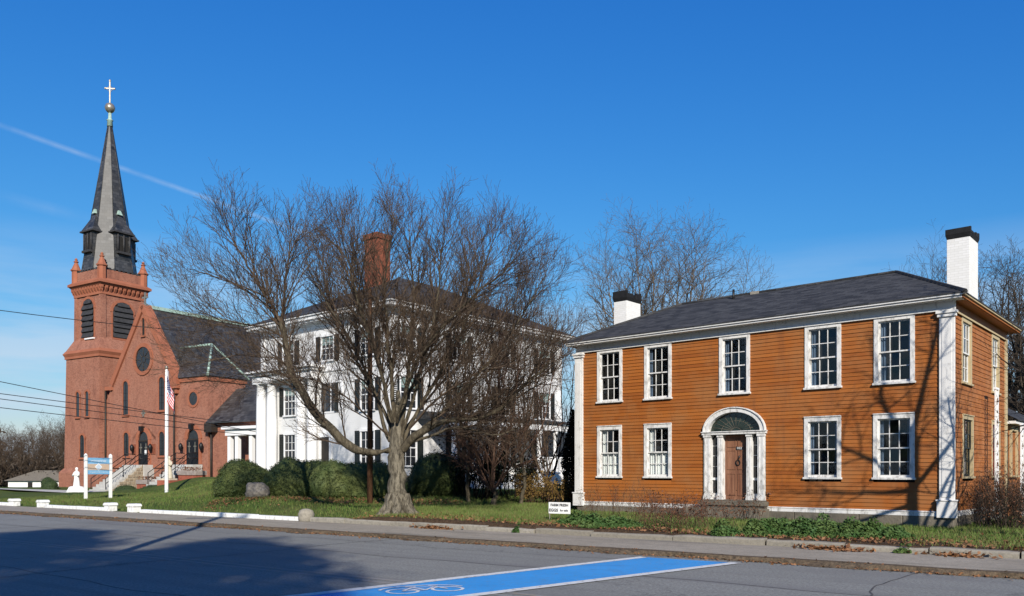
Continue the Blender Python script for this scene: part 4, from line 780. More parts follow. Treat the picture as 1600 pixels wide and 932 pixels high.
m = MB(CF); m.prism([(NX+.02+1.02*cos(2*pi*i/n), 10.92+1.02*sin(2*pi*i/n)) for i in range(n)], .014, .004); m.build('pane', 'leaded_glass', rose)
m = MB(CF)
for k in range(8): a = k*pi/4; m.tube((NX+.02+.25*cos(a), .03, 10.92+.25*sin(a)), (NX+.02+1.0*cos(a), .03, 10.92+1.0*sin(a)), .03, n=5)
m.path([(NX+.02+.28*cos(2*pi*k/12), .03, 10.92+.28*sin(2*pi*k/12)) for k in range(13)], .03, 5); m.build('tracery', 'louver', rose)
lancet(CF, -2.28, .72, 6.45, 9.25, nf); lancet(CF, 2.55, .72, 6.65, 9.3, nf); lancet(CF, -2.2, .72, 2.98, 4.95, nf); lancet(CF, 2.58, .72, 2.98, 4.9, nf)
m = MB(CF); m.box(NL-1.1, NRt, 0, .12, 2.0, 2.25); m.build('water_table', 'brownstone', nf)
m = MB(CF); m.box(NL-1.0, NL-.1, 0, .2, 8.6, 8.9); m.build('kneeler', 'brownstone', nf)
for u in (-5.02, NRt+.05): m = MB(CF); m.tube((u, .12, .2), (u, .12, 8.6), .07); m.build('downpipe', 'dark_wood', nf)
m = MB(CF); m.box(NX-.05, NX+.15, 0, .05, 6.2, 6.7); m.box(NX-.2, NX+.3, 0, .05, 6.42, 6.56); m.build('wall_cross', 'gilt', nf)
def church_door(uc, w, z0, z1, parent, hood):
    a, b = uc-w/2, uc+w/2; m = MB(CF); arch_band(m, a, b, z1, .32, 0, .12, 12); m.box(a-.26, a, 0, .10, z0, z1-w/2); m.box(b, b+.26, 0, .10, z0, z1-w/2)
    if hood:
        for s_ in (-1, 1):
            p = np.array([uc+s_*1.35, z1-.55]); q = np.array([uc, z1+.75]); d = (q-p)/np.linalg.norm(q-p); n = np.array([-d[1], d[0]])*(1 if s_ > 0 else -1)
            m.prism([tuple(p), tuple(q), tuple(q-n*.2*-1), tuple(p-n*.2*-1)], .0, -.0) if False else None
            m.prism([(uc+s_*1.55, z1-.75), (uc+s_*1.55, z1-.5), (uc, z1+.8), (uc, z1+.52)], -.0, -.18)
    o = m.build('doorway', 'brownstone', parent)
    m = MB(CF); m.prism(arch_poly(a, b, z0+1.95, z1), .014, .004); m.build('fanlight', 'leaded_glass', o); m = MB(CF); m.box(a, b, .01, .07, z0+1.9, z0+2.02); m.build('transom', 'dark_wood', o)
    for s0, s1 in ((a, uc-.01), (uc+.01, b)):
        m = MB(CF); m.box(s0, s1, .004, .045, z0, z0+1.9); lf = m.build('door_leaf', 'black_iron', o); c = (s0+s1)/2
        m = MB(CF); m.box(c-.035, c+.035, .045, .06, z0+.95, z0+1.75); m.box(c-.15, c+.15, .045, .06, z0+1.36, z0+1.46); m.build('cross_ornament', 'gilt', lf)
    m = MB(CF); m.box(uc+.18, uc+.44, .06, .065, z0+.85, z0+1.2); m.build('notice', 'sign_white', o)
    m = MB(CF); m.box(uc-.16, uc+.16, .05, .40, z1+.05, z1+.42); m.build('lamp', 'black_iron', o)
    for s_ in (-1, 1):
        x = uc+s_*(w/2+.55); m = MB(CF); m.lathe([(.05,z0+1.1),(.14,z0+1.2),(.17,z0+1.5),(.10,z0+1.62),(.03,z0+1.7)], x, .28, 8); m.box(x-.03, x+.03, .1, .28, z0+1.05, z0+1.12); m.build('wall_lantern', 'black_iron', o)
    return o
church_door(.18, 1.35, 2.25, 4.98, nf, True)
for u in (-1.05, 1.35): m = MB(CF); m.box(u-.36, u+.36, 0, .05, 3.1, 3.95); m.build('plaque', 'chimney_brick', nf)
# transept block with hipped slate roof and green copper hips
X0, X1, TD, TE = 4.25, 8.1, 3.7, 9.1
m = MB(); m.box(X0, X1, .12, TD, -.3, TE); tp = m.build('transept', CB, CH)
e = .22; m = MB(); A, B, C_ = (X0-.2, .12-e, TE), (X1+e, .12-e, TE), (X1+e, TD+e, TE); rA, rB = (2.0, 1.9, 11.9), (6.3, 1.9, 11.9)
m.face([A, B, rB, rA]); m.face([B, C_, rB]); m.face([C_, (X0-.2, TD+e, TE), rA, rB]); m.face([A, (X0-.2, TD+e, TE), C_, B]); tr_ = m.build('transept_roof', 'slate', tp)
for p, q in ((rA, rB), (B, rB), (C_, rB)): MB().tube(p, q, .10, n=6).build('copper_hip', 'copper_green', tr_)
m = MB(); m.box(X0, X1+.1, .02, TD+.1, TE-.35, TE-.02); m.build('brick_cornice', 'brownstone', tp)
TPF = lambda u, n, z: (u, .12-n, z)
m = MB(TPF); n = 20
for i in range(n):
    a, b = 2*pi*i/n, 2*pi*(i+1)/n; P = lambda r, q: (6.35+r*cos(q), 7.4+r*sin(q)); m.prism([P(.52, a), P(.70, a), P(.70, b), P(.52, b)], 0, .06)
o = m.build('oculus', 'brownstone', tp); m = MB(TPF); m.prism([(6.35+.52*cos(2*pi*i/n), 7.4+.52*sin(2*pi*i/n)) for i in range(n)], .014, .004); m.build('pane', 'leaded_glass', o)
church_door(6.4, 1.4, 2.25, 4.98, nf, False).location = (0, .10, 0)
# low annex with dark roof
m = MB(); m.box(8.3, 18, .3, 5.3, -.3, 5.5); an = m.build('annex', CB, CH)
m = MB(); m.face([(8.15, -.15, 5.5), (18.4, -.15, 5.5), (18.4, 2.8, 8.3), (8.15, 2.8, 8.3)]); m.face([(8.15, 5.7, 5.5), (8.15, 2.8, 8.3), (18.4, 2.8, 8.3), (18.4, 5.7, 5.5)]); m.face([(8.15, -.15, 5.5), (8.15, 2.8, 8.3), (8.15, 5.7, 5.5)]); m.face([(8.15,-.15,5.38),(18.4,-.15,5.38),(18.4,-.15,5.5),(8.15,-.15,5.5)]); m.build('annex_roof', 'slate', an)
m = MB(); m.box(8.15, 9.0, -.3, .3, 4.7, 5.4); m.tube((8.6, .0, .5), (8.6, .0, 4.8), .07); m.build('downpipe', 'dark_wood', an)
lancet(lambda u, n, z: (u, .3-n, z), 10.95, .8, 2.5, 4.5, an)
m = MB(); m.box(12.2, 17, -1.6, .25, 4.3, 4.75); m.box(12.0, 17, -1.8, .25, 4.75, 4.95); pc = m.build('side_porch', 'white_clean', an)
for u in (12.5, 13.3, 14.8): m = MB(); m.box(u-.16, u+.16, -1.5, -1.2, 1.2, 4.3); m.build('post', 'white_clean', pc)
Mc = Matrix.Translation((-30.4, 68, 0)) @ Matrix.Rotation(-radians(32), 4, 'Z')
def CW(u, t, z=0): return Mc @ Vector((u, t, z))
# church stairs
def stairs(label, u0, u1, t0, n, run, z_top, z_bot, cheek):
    st = thing('staircase', label, 'stairs', CW((u0+u1)/2, t0-run*n/2), -radians(32)); uc, tc_ = (u0+u1)/2, t0-run*n/2
    L = lambda u, t, z: (u-uc, t-tc_, z); rise = (z_top-z_bot)/n
    for i in range(n):
        zt = z_top-i*rise; a = t0-(i+1)*run
        MB(L).box(u0, u1, a, t0-i*run+.02, zt-rise-.02 if i < n-1 else z_bot-.1, zt).build('step', 'step_concrete', st, .012)
        MB(L).box(u0-.001, u1+.001, a+.03, t0-.0, z_bot-.2, zt-rise-.025).build('riser_core', 'step_concrete', st, uv=False) if i < n-1 else None
    MB(L).box(u0-.3, u1+.3, t0, .0, z_bot-.2, z_top).build('landing', 'step_concrete', st, .02)
    if cheek:
        m = MB(L); m.prism([(t0-run*n*.92, z_bot-.1), (0, z_bot-.1), (0, z_top-.05), (t0, z_top-.05)], u1+.02, u1+.20, 'x'); ck = m.build('cheek_wall', 'cobble_mortar', st)
        z = z_bot
        row = 0
        while z < z_top-.2:
            t_ = t0-run*n*.9+(z-z_bot)/(z_top-z_bot)*run*n*.92+.15*(row % 2)
            while t_ < -.25:
                w = random.uniform(.26, .42); MB(L).box(t_*0+u1+.19, u1+.235, t_+.03, min(t_+w, -.05)-.03, z+.03, z+.24).build('stone', 'cobble_stone', ck, .03); t_ += w
            z += .27; row += 1
    for s_, u in (('l', u0+.1), ('r', u1-.1)):
        m = MB(L); a0 = (u, t0-run*n+.1, z_bot+.15); a1 = (u, t0-.05, z_top)
        m.tube((a0[0], a0[1], a0[2]), (a0[0], a0[1], a0[2]+.9), .03); m.tube(a1, (a1[0], a1[1], a1[2]+.9), .03); mid = tuple((np.array(a0)+np.array(a1))/2); m.tube(mid, (mid[0], mid[1], mid[2]+.9), .03)
        for h in (.9, .5): m.tube((a0[0], a0[1], a0[2]+h), (a1[0], a1[1], a1[2]+h), .03); m.tube((a1[0], a1[1], a1[2]+h), (u, -.15, z_top+h), .03)
        m.build('handrail', 'black_iron', st)
stairs('wide stone stairs with cobbled side wall up to the main church door', -.9, 1.25, -.95, 11, .28, 2.23, .1, True)
stairs('stone stairs behind the flagpole up to the right church door', 5.5, 7.3, -.9, 9, .28, 2.23, .55, False)
# brick planters by the stairs
def planter(label, u, t, w, d, z0, z1, group=None):
    p = CW(u, t); o = thing('brick_planter', label, 'planter', (p.x, p.y, z0), -radians(32))
    MB().box(-w/2, w/2, -d/2, d/2, -.5, z1-z0-.32).build('brick_base', 'brick_red_box', o); MB().box(-w/2-.06, w/2+.06, -d/2-.06, d/2+.06, z1-z0-.32, z1-z0).build('stone_trough', 'planter_stone', o, .02)
    n = 260; P = np.stack([rng.uniform(-w/2, w/2, n), rng.uniform(-d/2, d/2, n), z1-z0+rng.uniform(0, .28, n)], 1); tag(leaf_cloud('dry_plant', P, .10, 'weed_red', o), kind='stuff')
    return o
def leaf_cloud(name, P, size, mat, parent=None, nrm=None, aspect=.55, sv=.4):
    """one quad leaf per point, random facing (or roughly along nrm)"""
    n = len(P); d = rng.normal(size=(n, 3)); 
    if nrm is not None: d = nrm+d*.55
    d /= np.linalg.norm(d, axis=1)[:, None]; r = rng.normal(size=(n, 3)); u = np.cross(d, r); u /= np.linalg.norm(u, axis=1)[:, None]+1e-9; w = np.cross(d, u)
    s = size*(1+sv*rng.normal(size=(n, 1))); s = np.clip(s, size*.3, size*2); u = u*s*.5; w = w*s*.5*aspect
    V = np.stack([P-u, P-u*.1+w, P+u, P-u*.1-w], 1).reshape(-1, 3); Fc = np.arange(n*4).reshape(n, 4)
    return fast_mesh(name, V, Fc, mat, parent)
planter('low brick planter at the foot of the main church stairs', 4.6, -2.4, 2.2, .9, .2, 1.05); planter('higher brick planter beside the right church stairs, at the mound', 9.6, -2.6, 2.3, .9, .6, 1.75)

# ------------------------------------------------------------------ smaller things on the lawns
g0 = gz(-22.2, 43.03)
sg = thing('church_sign', 'light blue and tan sign board with white diamond between two white posts', 'sign', (-22.2, 43.03, g0), 0)
bd = np.array([.5816, .8135]); 
SG = lambda x, y, z: (bd[0]*x+bd[1]*y, bd[1]*x-bd[0]*y, z)          # x along the board, y towards the street corner
for x in (0, 1.32): m = MB(SG); m.box(x-.065, x+.065, -.065, .065, -.3, 2.33); m.frus(x, 0, 2.33, 2.42, .065, .065, .02, .02); m.build('post', 'sign_white', sg, .005)
m = MB(SG); m.box(.07, 1.25, -.03, .03, 1.33, 2.20); bo = m.build('board', 'sign_blue', sg)
m = MB(SG); m.box(.09, 1.23, .03, .036, 1.56, 1.87); m.build('tan_band', 'sign_tan', bo); m = MB(SG); m.box(.09, 1.23, .03, .04, 1.87, 1.885); m.box(.09, 1.23, .03, .04, 1.545, 1.56); m.build('stripe', 'sign_pale', bo)
for r, mt, y in ((.20, 'sign_white', .040), (.155, 'sign_pale', .044)): m = MB(SG); m.prism([(.66-r, 1.72), (.66, 1.72-r), (.66+r, 1.72), (.66, 1.72+r)], .03, y); m.build('diamond', mt, bo)
for z, L_, h in ((2.03, .84, .085), (1.44, .9, .04)):               # lines of lettering too small to read in the photograph
    x = .66-L_/2; m = MB(SG)
    while x < .66+L_/2:
        w = random.uniform(.02, .045); m.box(x, x+w*.45, .03, .036, z-h/2, z+h/2); m.box(x+w*.45, x+w, .03, .036, z+random.choice((-h/2, 0, h/4)), z+h/2); x += w+.018
    m.build('lettering', 'sign_pale', bo)
# farm eggs sign
ex_, ey_ = 1.38, 24.0; ge = gz(ex_, ey_); er = -radians(30)
eg = thing('egg_sign', 'small white hand lettered farm fresh eggs sign on thin stakes', 'sign', (ex_, ey_, ge), er)
MB().box(-.35, .35, -.008, .008, .20, .53).build('board', 'sign_white', eg)
for x in (-.33, .30): MB().box(x-.012, x+.012, .009, .03, -.2, .46).build('stake', 'granite_kerb', eg)
EGT = lambda cx, cz: (lambda x, y, z: (cx+x, -.011-z, cz+y))
text('FARM FRESH', .104, EGT(0, .445), 'sign_ink', eg, bold=.035); text('EGGS', .12, EGT(-.19, .295), 'sign_ink', eg, bold=.035); text('for sale', .085, EGT(.15, .295), 'sign_ink', eg, bold=.025)
# flagpole and flag
fx, fy = -20.57, 49.2; gf = gz(fx, fy)
fp = thing('flagpole', 'white flagpole on the lawn in front of the church', 'flagpole', (fx, fy, gf))
m = MB(); m.lathe([(.11,-.2),(.11,0),(.10,2.0),(.075,7.4),(.05,7.5)], 0, 0, 12); m.build('pole', 'sign_white', fp); m = MB(); m.lathe([(.02,7.48),(.09,7.55),(.10,7.62),(.06,7.7),(.01,7.73)], 0, 0, 10); m.build('ball', 'gilt', fp); m = MB(); m.tube((.1, -.02, .9), (.12, -.02, 7.4), .008, n=4); m.build('halyard', 'sign_pale', fp)
fl = MB(); nu, nv = 26, 26
def flagpt(i, j):                                   # hanging limp: the fly end has dropped, folds gathered at the pole
    u, v = i/nu, j/nv; drop = 1.15*u**.85; x = .08+.55*(1-(1-u)**1.5)*(.72+.28*v)+.05*sin(v*7)*u; y = -.13-.05*u+.10*sin(u*10+v*2.5)*u**.5
    return (x, y-.02, 7.1-1.5*v-drop*(1-.1*v))
b = fl.pts([flagpt(i, j) for j in range(nv+1) for i in range(nu+1)])
for j in range(nv):
    for i in range(nu):
        st = int(j*13/nv); fl.m = 2 if (i < nu*.42 and st < 7) else (0 if st % 2 == 0 else 1)
        fl.idx([(j*(nu+1)+i, j*(nu+1)+i+1, (j+1)*(nu+1)+i+1, (j+1)*(nu+1)+i)], b, True)
o = fl.build('flag', ['flag_red', 'flag_white', 'flag_blue']); o.location = (fx, fy, gf); tag(o, 'red, white and blue striped flag hanging limp from the flagpole', 'flag')
# statues
def statue(name, label, x, y, z, h, mat, base):
    t = thing(name, label, 'statue', (x, y, z), radians(-20)); m = MB(); k = h
    m.lathe([(.17*k,0),(.19*k,.04*k),(.16*k,.25*k),(.13*k,.45*k),(.135*k,.60*k),(.15*k,.70*k),(.13*k,.78*k),(.06*k,.82*k),(.05*k,.85*k),(.075*k,.88*k),(.08*k,.93*k),(.06*k,.98*k),(.01*k,k)], 0, 0, 14, True, 0, 1, .8)
    for s in (-1, 1): m.path([(s*.14*k, 0, .74*k), (s*.18*k, -.06*k, .58*k), (s*.04*k, -.15*k, .66*k)], [.045*k, .05*k, .03*k], 7)
    m.build('figure', mat, t)
    base(t)
def rock_base(t):
    m = MB(); m.lathe([(.75,-.5),(.7,-.2),(.55,.02),(.35,.08),(.05,.09)], 0, 0, 11, False); o = m.build('rock', 'statue_white', t)
    for v in o.data.vertices: v.co += Vector((random.uniform(-.07,.07), random.uniform(-.07,.07), random.uniform(-.05,.05) if v.co.z < 0 else 0))
z = .55; statue('statue', 'white robed statue on a pale rock base beside the church tower', -31.4, 59.6, z, 1.45, 'statue_white', rock_base)
def brick_base(t):
    MB().box(-.55, .55, -.55, .55, -1.3, -.12).build('pedestal', 'brick_red_box', t); MB().box(-.4, .4, -.4, .4, -.12, 0).build('plinth', 'statue_beige', t)
statue('statue', 'beige robed statue on a brick pedestal behind the flagpole', -24.5, 59.0, 1.2, 1.6, 'statue_beige', brick_base)
# garage far left, green fence in front of it
gr = thing('garage', 'small white garage with two dark doors and tan hip roof, far left', 'garage', (-66.5, 115, -1.45), -radians(6))
MB().box(-3.9, 3.9, 0, 6, -1.5, 1.9).build('wall', 'sign_white', gr); m = MB(); A, B, C_, D = (-4.3,-.4,1.85), (4.3,-.4,1.85), (4.3,6.4,1.85), (-4.3,6.4,1.85); r0, r1 = (-1.9, 3, 3.3), (1.3, 3, 3.3); m.face([A,B,r1,r0]); m.face([B,C_,r1]); m.face([C_,D,r0,r1]); m.face([D,A,r0]); m.face([A,D,C_,B]); m.build('roof', 'garage_roof', gr)
for x in (-.6, 1.65): MB().box(x-.35, x+.35, -.03, .02, .2, 1.65).build('door', 'room_dark', gr)
fe = thing('green_fence', 'dark green mesh fence in front of the garage', 'fence', (-53, 84, -.98), -radians(4))
for i in range(14): MB().tube((-10.4+i*1.6, 0, -.3), (-10.4+i*1.6, 0, 1.05), .04, n=6).build('post', 'fence_green', fe)
for i in range(13): MB().box(-10.36+i*1.6, -8.84+i*1.6, -.01, .01, .05, .85).build('panel', 'fence_green', fe)
MB().tube((-10.4, 0, 1.0), (10.4, 0, 1.0), .03, n=6).build('rail', 'fence_green', fe)
# concrete path to the stairs
m = MB(); P = [CW(-1.4, -4.2), CW(1.8, -4.2), CW(2.2, -7.5), CW(-6, -10.5), CW(-14, -10.0), CW(-14, -8.6), CW(-6, -8.6), CW(-2, -7)]
m.face([(p.x, p.y, gz(p.x, p.y)+.012) for p in P]); tag(m.build('path', 'step_concrete'), kind='structure')
# boulder between the hedges
import bmesh
def lumpy(name, rx, ry, rz, mat, seed, amp=.16, sub=4, flat=0):
    bm = bmesh.new(); bmesh.ops.create_icosphere(bm, subdivisions=sub, radius=1); from mathutils import noise as mn
    for v in bm.verts:
        n = mn.fractal(v.co*1.4+Vector((seed*3.1, seed*1.7, seed)), 1.0, 2.0, 4)+.35*mn.noise(v.co*4+Vector((seed, 0, 0))); v.co *= 1+amp*n; v.co.x *= rx; v.co.y *= ry; v.co.z = max(-.35, v.co.z)*rz
    me = bpy.data.meshes.new(name); bm.to_mesh(me); bm.free(); me.materials.append(MATS[mat])
    for p in me.polygons: p.use_smooth = True
    o = bpy.data.objects.new(name, me); COL.objects.link(o); return o
o = lumpy('boulder', .44, .42, .46, 'boulder', 3, .22); o.location = (-10.25, 33.3, gz(-10.25, 33.3)+.18); tag(o, 'grey boulder between the two clipped yew hedges', 'boulder')
# poles and wires
def pole(x, y, h, label, r=.15, arms=True):
    z = gz(x, y) if AD(x, y)[1] > 17.9 else .1
    t = thing('utility_pole', label, 'utility pole', (x, y, z)); m = MB(); m.tube((0, 0, -.3), (0, 0, h), r, r*.72, 12); m.build('shaft', 'pole_wood', t)
    if arms: MB().box(-1.1, 1.1, -.06, .06, h-.7, h-.58).build('crossarm', 'pole_wood', t)
    return t
pole(-5.45, 31.7, 8.3, 'brown wooden utility pole left of the big bare tree', .115, False); pole(-6.5, 7.4, 12.0, 'wooden utility pole across the street, left of the camera', .16, True); pole(-32, 25.4, 9.5, 'wooden utility pole across the street, far left', .16, True)
def wire(p0, p1, sag, label):
    n = 20; pts = []
    for k in range(n+1):
        s = k/n; p = np.array(p0)*(1-s)+np.array(p1)*s; p[2] -= sag*4*s*(1-s); pts.append(tuple(p))
    tag(MB().path(pts, .016, 4).build('wire', 'wire_black', uv=False), label, 'wire', 'overhead wires crossing in front of the church')
MP = Matrix.Translation((-5.82, 40, 0)) @ Matrix.Rotation(-radians(40), 4, 'Z')
w1 = MP @ Vector((-7.5, -.05, 8.9)); wire((-32, 25.4, 9.4), tuple(w1), .6, 'highest black overhead wire, crossing the church belfry')
for k, (z0, u, z1, lab) in enumerate(((7.9, -11.0, 3.9, 'second highest overhead wire, sloping down across the church tower'), (6.35, -11.0, 4.35, 'third overhead wire, just above the lowest pair'), (6.25, -11.0, 4.0, 'second lowest overhead wire crossing the tower windows'), (5.7, -11.0, 3.75, 'lowest overhead wire crossing the church front'))):
    p = MP @ Vector((u, -.75 if k else -.05, z1)); wire((-32, 25.4, z0), tuple(p), .12, lab)

# ------------------------------------------------------------------ trees
def PX(px, py, Y): return np.array([(px-800)/F_PX*Y, Y, CAMZ+(HOR-py)*Y/F_PX])
class Tree:
    def __init__(s, seed): s.rg = random.Random(seed); s.lines = {}       # (npts, sides, part) -> list of (pts, radii)
    def add(s, pts, rad, part):
        k = len(pts); r = max(rad); sides = 10 if r > .12 else 6 if r > .04 else 4 if r > .015 else 3
        s.lines.setdefault((k, sides, part), []).append((pts, rad))
    def walk(s, p, d, L, r0, r1, n, wob, up):
        rg = s.rg; pts = [p]; st = L/n; dx, dy, dz = d; x, y, z = p
        for i in range(n):
            dx += rg.gauss(0, wob); dy += rg.gauss(0, wob); dz += rg.gauss(0, wob)+up; q = 1/sqrt(dx*dx+dy*dy+dz*dz); dx *= q; dy *= q; dz *= q
            x += dx*st; y += dy*st; z += dz*st; pts.append((x, y, z))
        return pts, [r0+(r1-r0)*i/n for i in range(n+1)]
    def branch(s, p, d, L, r, lev, cfg, part='crown'):
        c = cfg[lev]; n = c['n']; pts, rad = s.walk(p, d, L, r, max(r*.35, c.get('rmin', .003)), n, c['wob'], c['up']); s.add(pts, rad, part); s.kids(pts, rad, L, lev, cfg, c.get('start', .2))
    def kids(s, pts, rad, L, lev, cfg, start=.2):
        if lev+1 >= len(cfg): return
        c = cfg[lev+1]; rg = s.rg; cnt = max(1, int(round(c['dens']*L*(1-start)*rg.uniform(.85, 1.15)))); n = len(pts)-1; ang0 = rg.uniform(0, 6.28)
        for i in range(cnt):
            f = start+(1-start)*(i+rg.random())/cnt; k = min(int(f*n), n-1); a = f*n-k; p0, p1 = pts[k], pts[k+1]; p = tuple(p0[j]+(p1[j]-p0[j])*a for j in range(3))
            ax, ay, az = p1[0]-p0[0], p1[1]-p0[1], p1[2]-p0[2]; q = 1/(sqrt(ax*ax+ay*ay+az*az)+1e-9); ax *= q; ay *= q; az *= q
            ang0 += 2.4+rg.gauss(0, .4); an = radians(rg.gauss(c['ang'], 9)); sa, ca, cb, sb = sin(an), cos(an), cos(ang0), sin(ang0)
            if abs(az) < .9: ux, uy, uz = ay, -ax, 0.0
            else: ux, uy, uz = 0.0, az, -ay
            q = 1/sqrt(ux*ux+uy*uy+uz*uz); ux *= q; uy *= q; uz *= q; wx, wy, wz = ay*uz-az*uy, az*ux-ax*uz, ax*uy-ay*ux
            ex, ey, ez = ax*ca+(ux*cb+wx*sb)*sa, ay*ca+(uy*cb+wy*sb)*sa, az*ca+(uz*cb+wz*sb)*sa+c.get('lift', 0); q = 1/sqrt(ex*ex+ey*ey+ez*ez); dd = (ex*q, ey*q, ez*q)
            l = c['L']*rg.uniform(.6, 1.25)*(1-.45*f*c.get('tap', 1)); r = min(rad[k]*.62, c['r']*rg.uniform(.7, 1.2))
            s.branch(p, dd, l, r, lev+1, cfg)
    def limb(s, pts, r0, r1, cfg, start=.35, part='crown', sub=3, lev=0):
        """an explicit limb through given points (smoothed)"""
        P = np.array(pts, float); n = len(P); out = []; 
        for i in range(n-1):
            p0, p1, p2, p3 = P[max(i-1, 0)], P[i], P[i+1], P[min(i+2, n-1)]
            for k in range(sub):
                t_ = k/sub; out.append(tuple(.5*((2*p1)+(p2-p0)*t_+(2*p0-5*p1+4*p2-p3)*t_*t_+(3*p1-p0-3*p2+p3)*t_**3)))
        out.append(tuple(P[-1])); m = len(out); L = sum(np.linalg.norm(np.array(out[i+1])-np.array(out[i])) for i in range(m-1))
        rg = s.rg; out = [out[0]]+[tuple(c+rg.gauss(0, .02) for c in q) for q in out[1:]]
        rad = [r0*(1-(i/(m-1))**.85)+r1*(i/(m-1))**.85 for i in range(m)]; s.add(out, rad, part); s.kids(out, rad, L, lev, cfg, start)
    def build(s, parts, parent, origin):
        for part, (name, mat) in parts.items():
            Vs, Fs, base = [], [], 0
            for (k, m, pt), lst in s.lines.items():
                if pt != part: continue
                P = np.array([l[0] for l in lst])-np.array(origin); R = np.array([l[1] for l in lst]); N = len(lst)
                d = P[:, -1]-P[:, 0]; d /= np.linalg.norm(d, axis=1)[:, None]+1e-9; ref = np.where(np.abs(d[:, 2:3]) < .9, [[0, 0, 1.]], [[1., 0, 0]]); u = np.cross(d, ref); u /= np.linalg.norm(u, axis=1)[:, None]+1e-9; w = np.cross(d, u)
                th = 2*pi*np.arange(m)/m; ring = u[:, None, :]*np.cos(th)[None, :, None]+w[:, None, :]*np.sin(th)[None, :, None]
                Vv = P[:, :, None, :]+ring[:, None]*R[:, :, None, None]; Vs.append(Vv.reshape(-1, 3))
                b = (np.arange(N)*k*m)[:, None, None]+(np.arange(k-1)*m)[None, :, None]; j = np.arange(m)[None, None, :]; j2 = (j+1) % m
                Fs.append(np.stack([b+j, b+j2, b+m+j2, b+m+j], -1).reshape(-1, 4)+base); base += N*k*m
            if Vs: fast_mesh(name, np.concatenate(Vs), np.concatenate(Fs), mat, parent, smooth=True)
def count(t): return {p: sum(len(l) for (k, m, q), l in t.lines.items() if q == p) for p in ('trunk', 'crown', 'limb')}

# --- big bare maple in front of the mansion
Y0 = 26.6; base = PX(622, 806, Y0); base[2] = gz(base[0], base[1])
T1 = Tree(11)
CFG = [dict(n=8, wob=.06, up=.02), dict(n=6, wob=.07, up=.045, dens=4.9, ang=31, L=2.05, r=.028, lift=.15, tap=1.0), dict(n=4, wob=.08, up=.06, dens=8.8, ang=33, L=1.05, r=.012, lift=.10, rmin=.0045, tap=.9), dict(n=2, wob=.11, up=.08, dens=9.0, ang=34, L=.44, r=.0075, rmin=.0045, lift=.06)]
def Q(*pp): return [PX(620+(x-620)*(.93 if y < 560 else .98), y if y > 600 else 600-(600-y)*.80, Y0+dy) for x, y, dy in pp]     # limb guides, pulled in to leave room for the twigs
T1.limb([base-(0,0,.3), base+(0,0,.12), base+(-.02,0,.5), base+(-.04,0,1.1), base+(-.05,0,1.9), base+(-.06,0,2.6), base+(-.04,0,3.3), base+(.0,.05,4.0)], .50, .12, CFG[:1], part='trunk', sub=4)
T1.lines[list(T1.lines)[0]][0] = (lambda L: (L[0], [max(r*.9, .275) if i < 17 else .275-(.275-.06)*(i-16)/(len(L[1])-17) for i, r in enumerate(L[1])]))(T1.lines[list(T1.lines)[0]][0])
for an in np.arange(0, 6.28, .8):                   # root flare
    a = an+random.uniform(-.2, .2); T1.limb([base+(.22*cos(a), .22*sin(a), .6), base+(.42*cos(a), .42*sin(a), .18), base+(.68*cos(a), .68*sin(a), -.03), base+(.95*cos(a), .95*sin(a), -.15)], .20, .06, CFG[:1], part='trunk', sub=3)
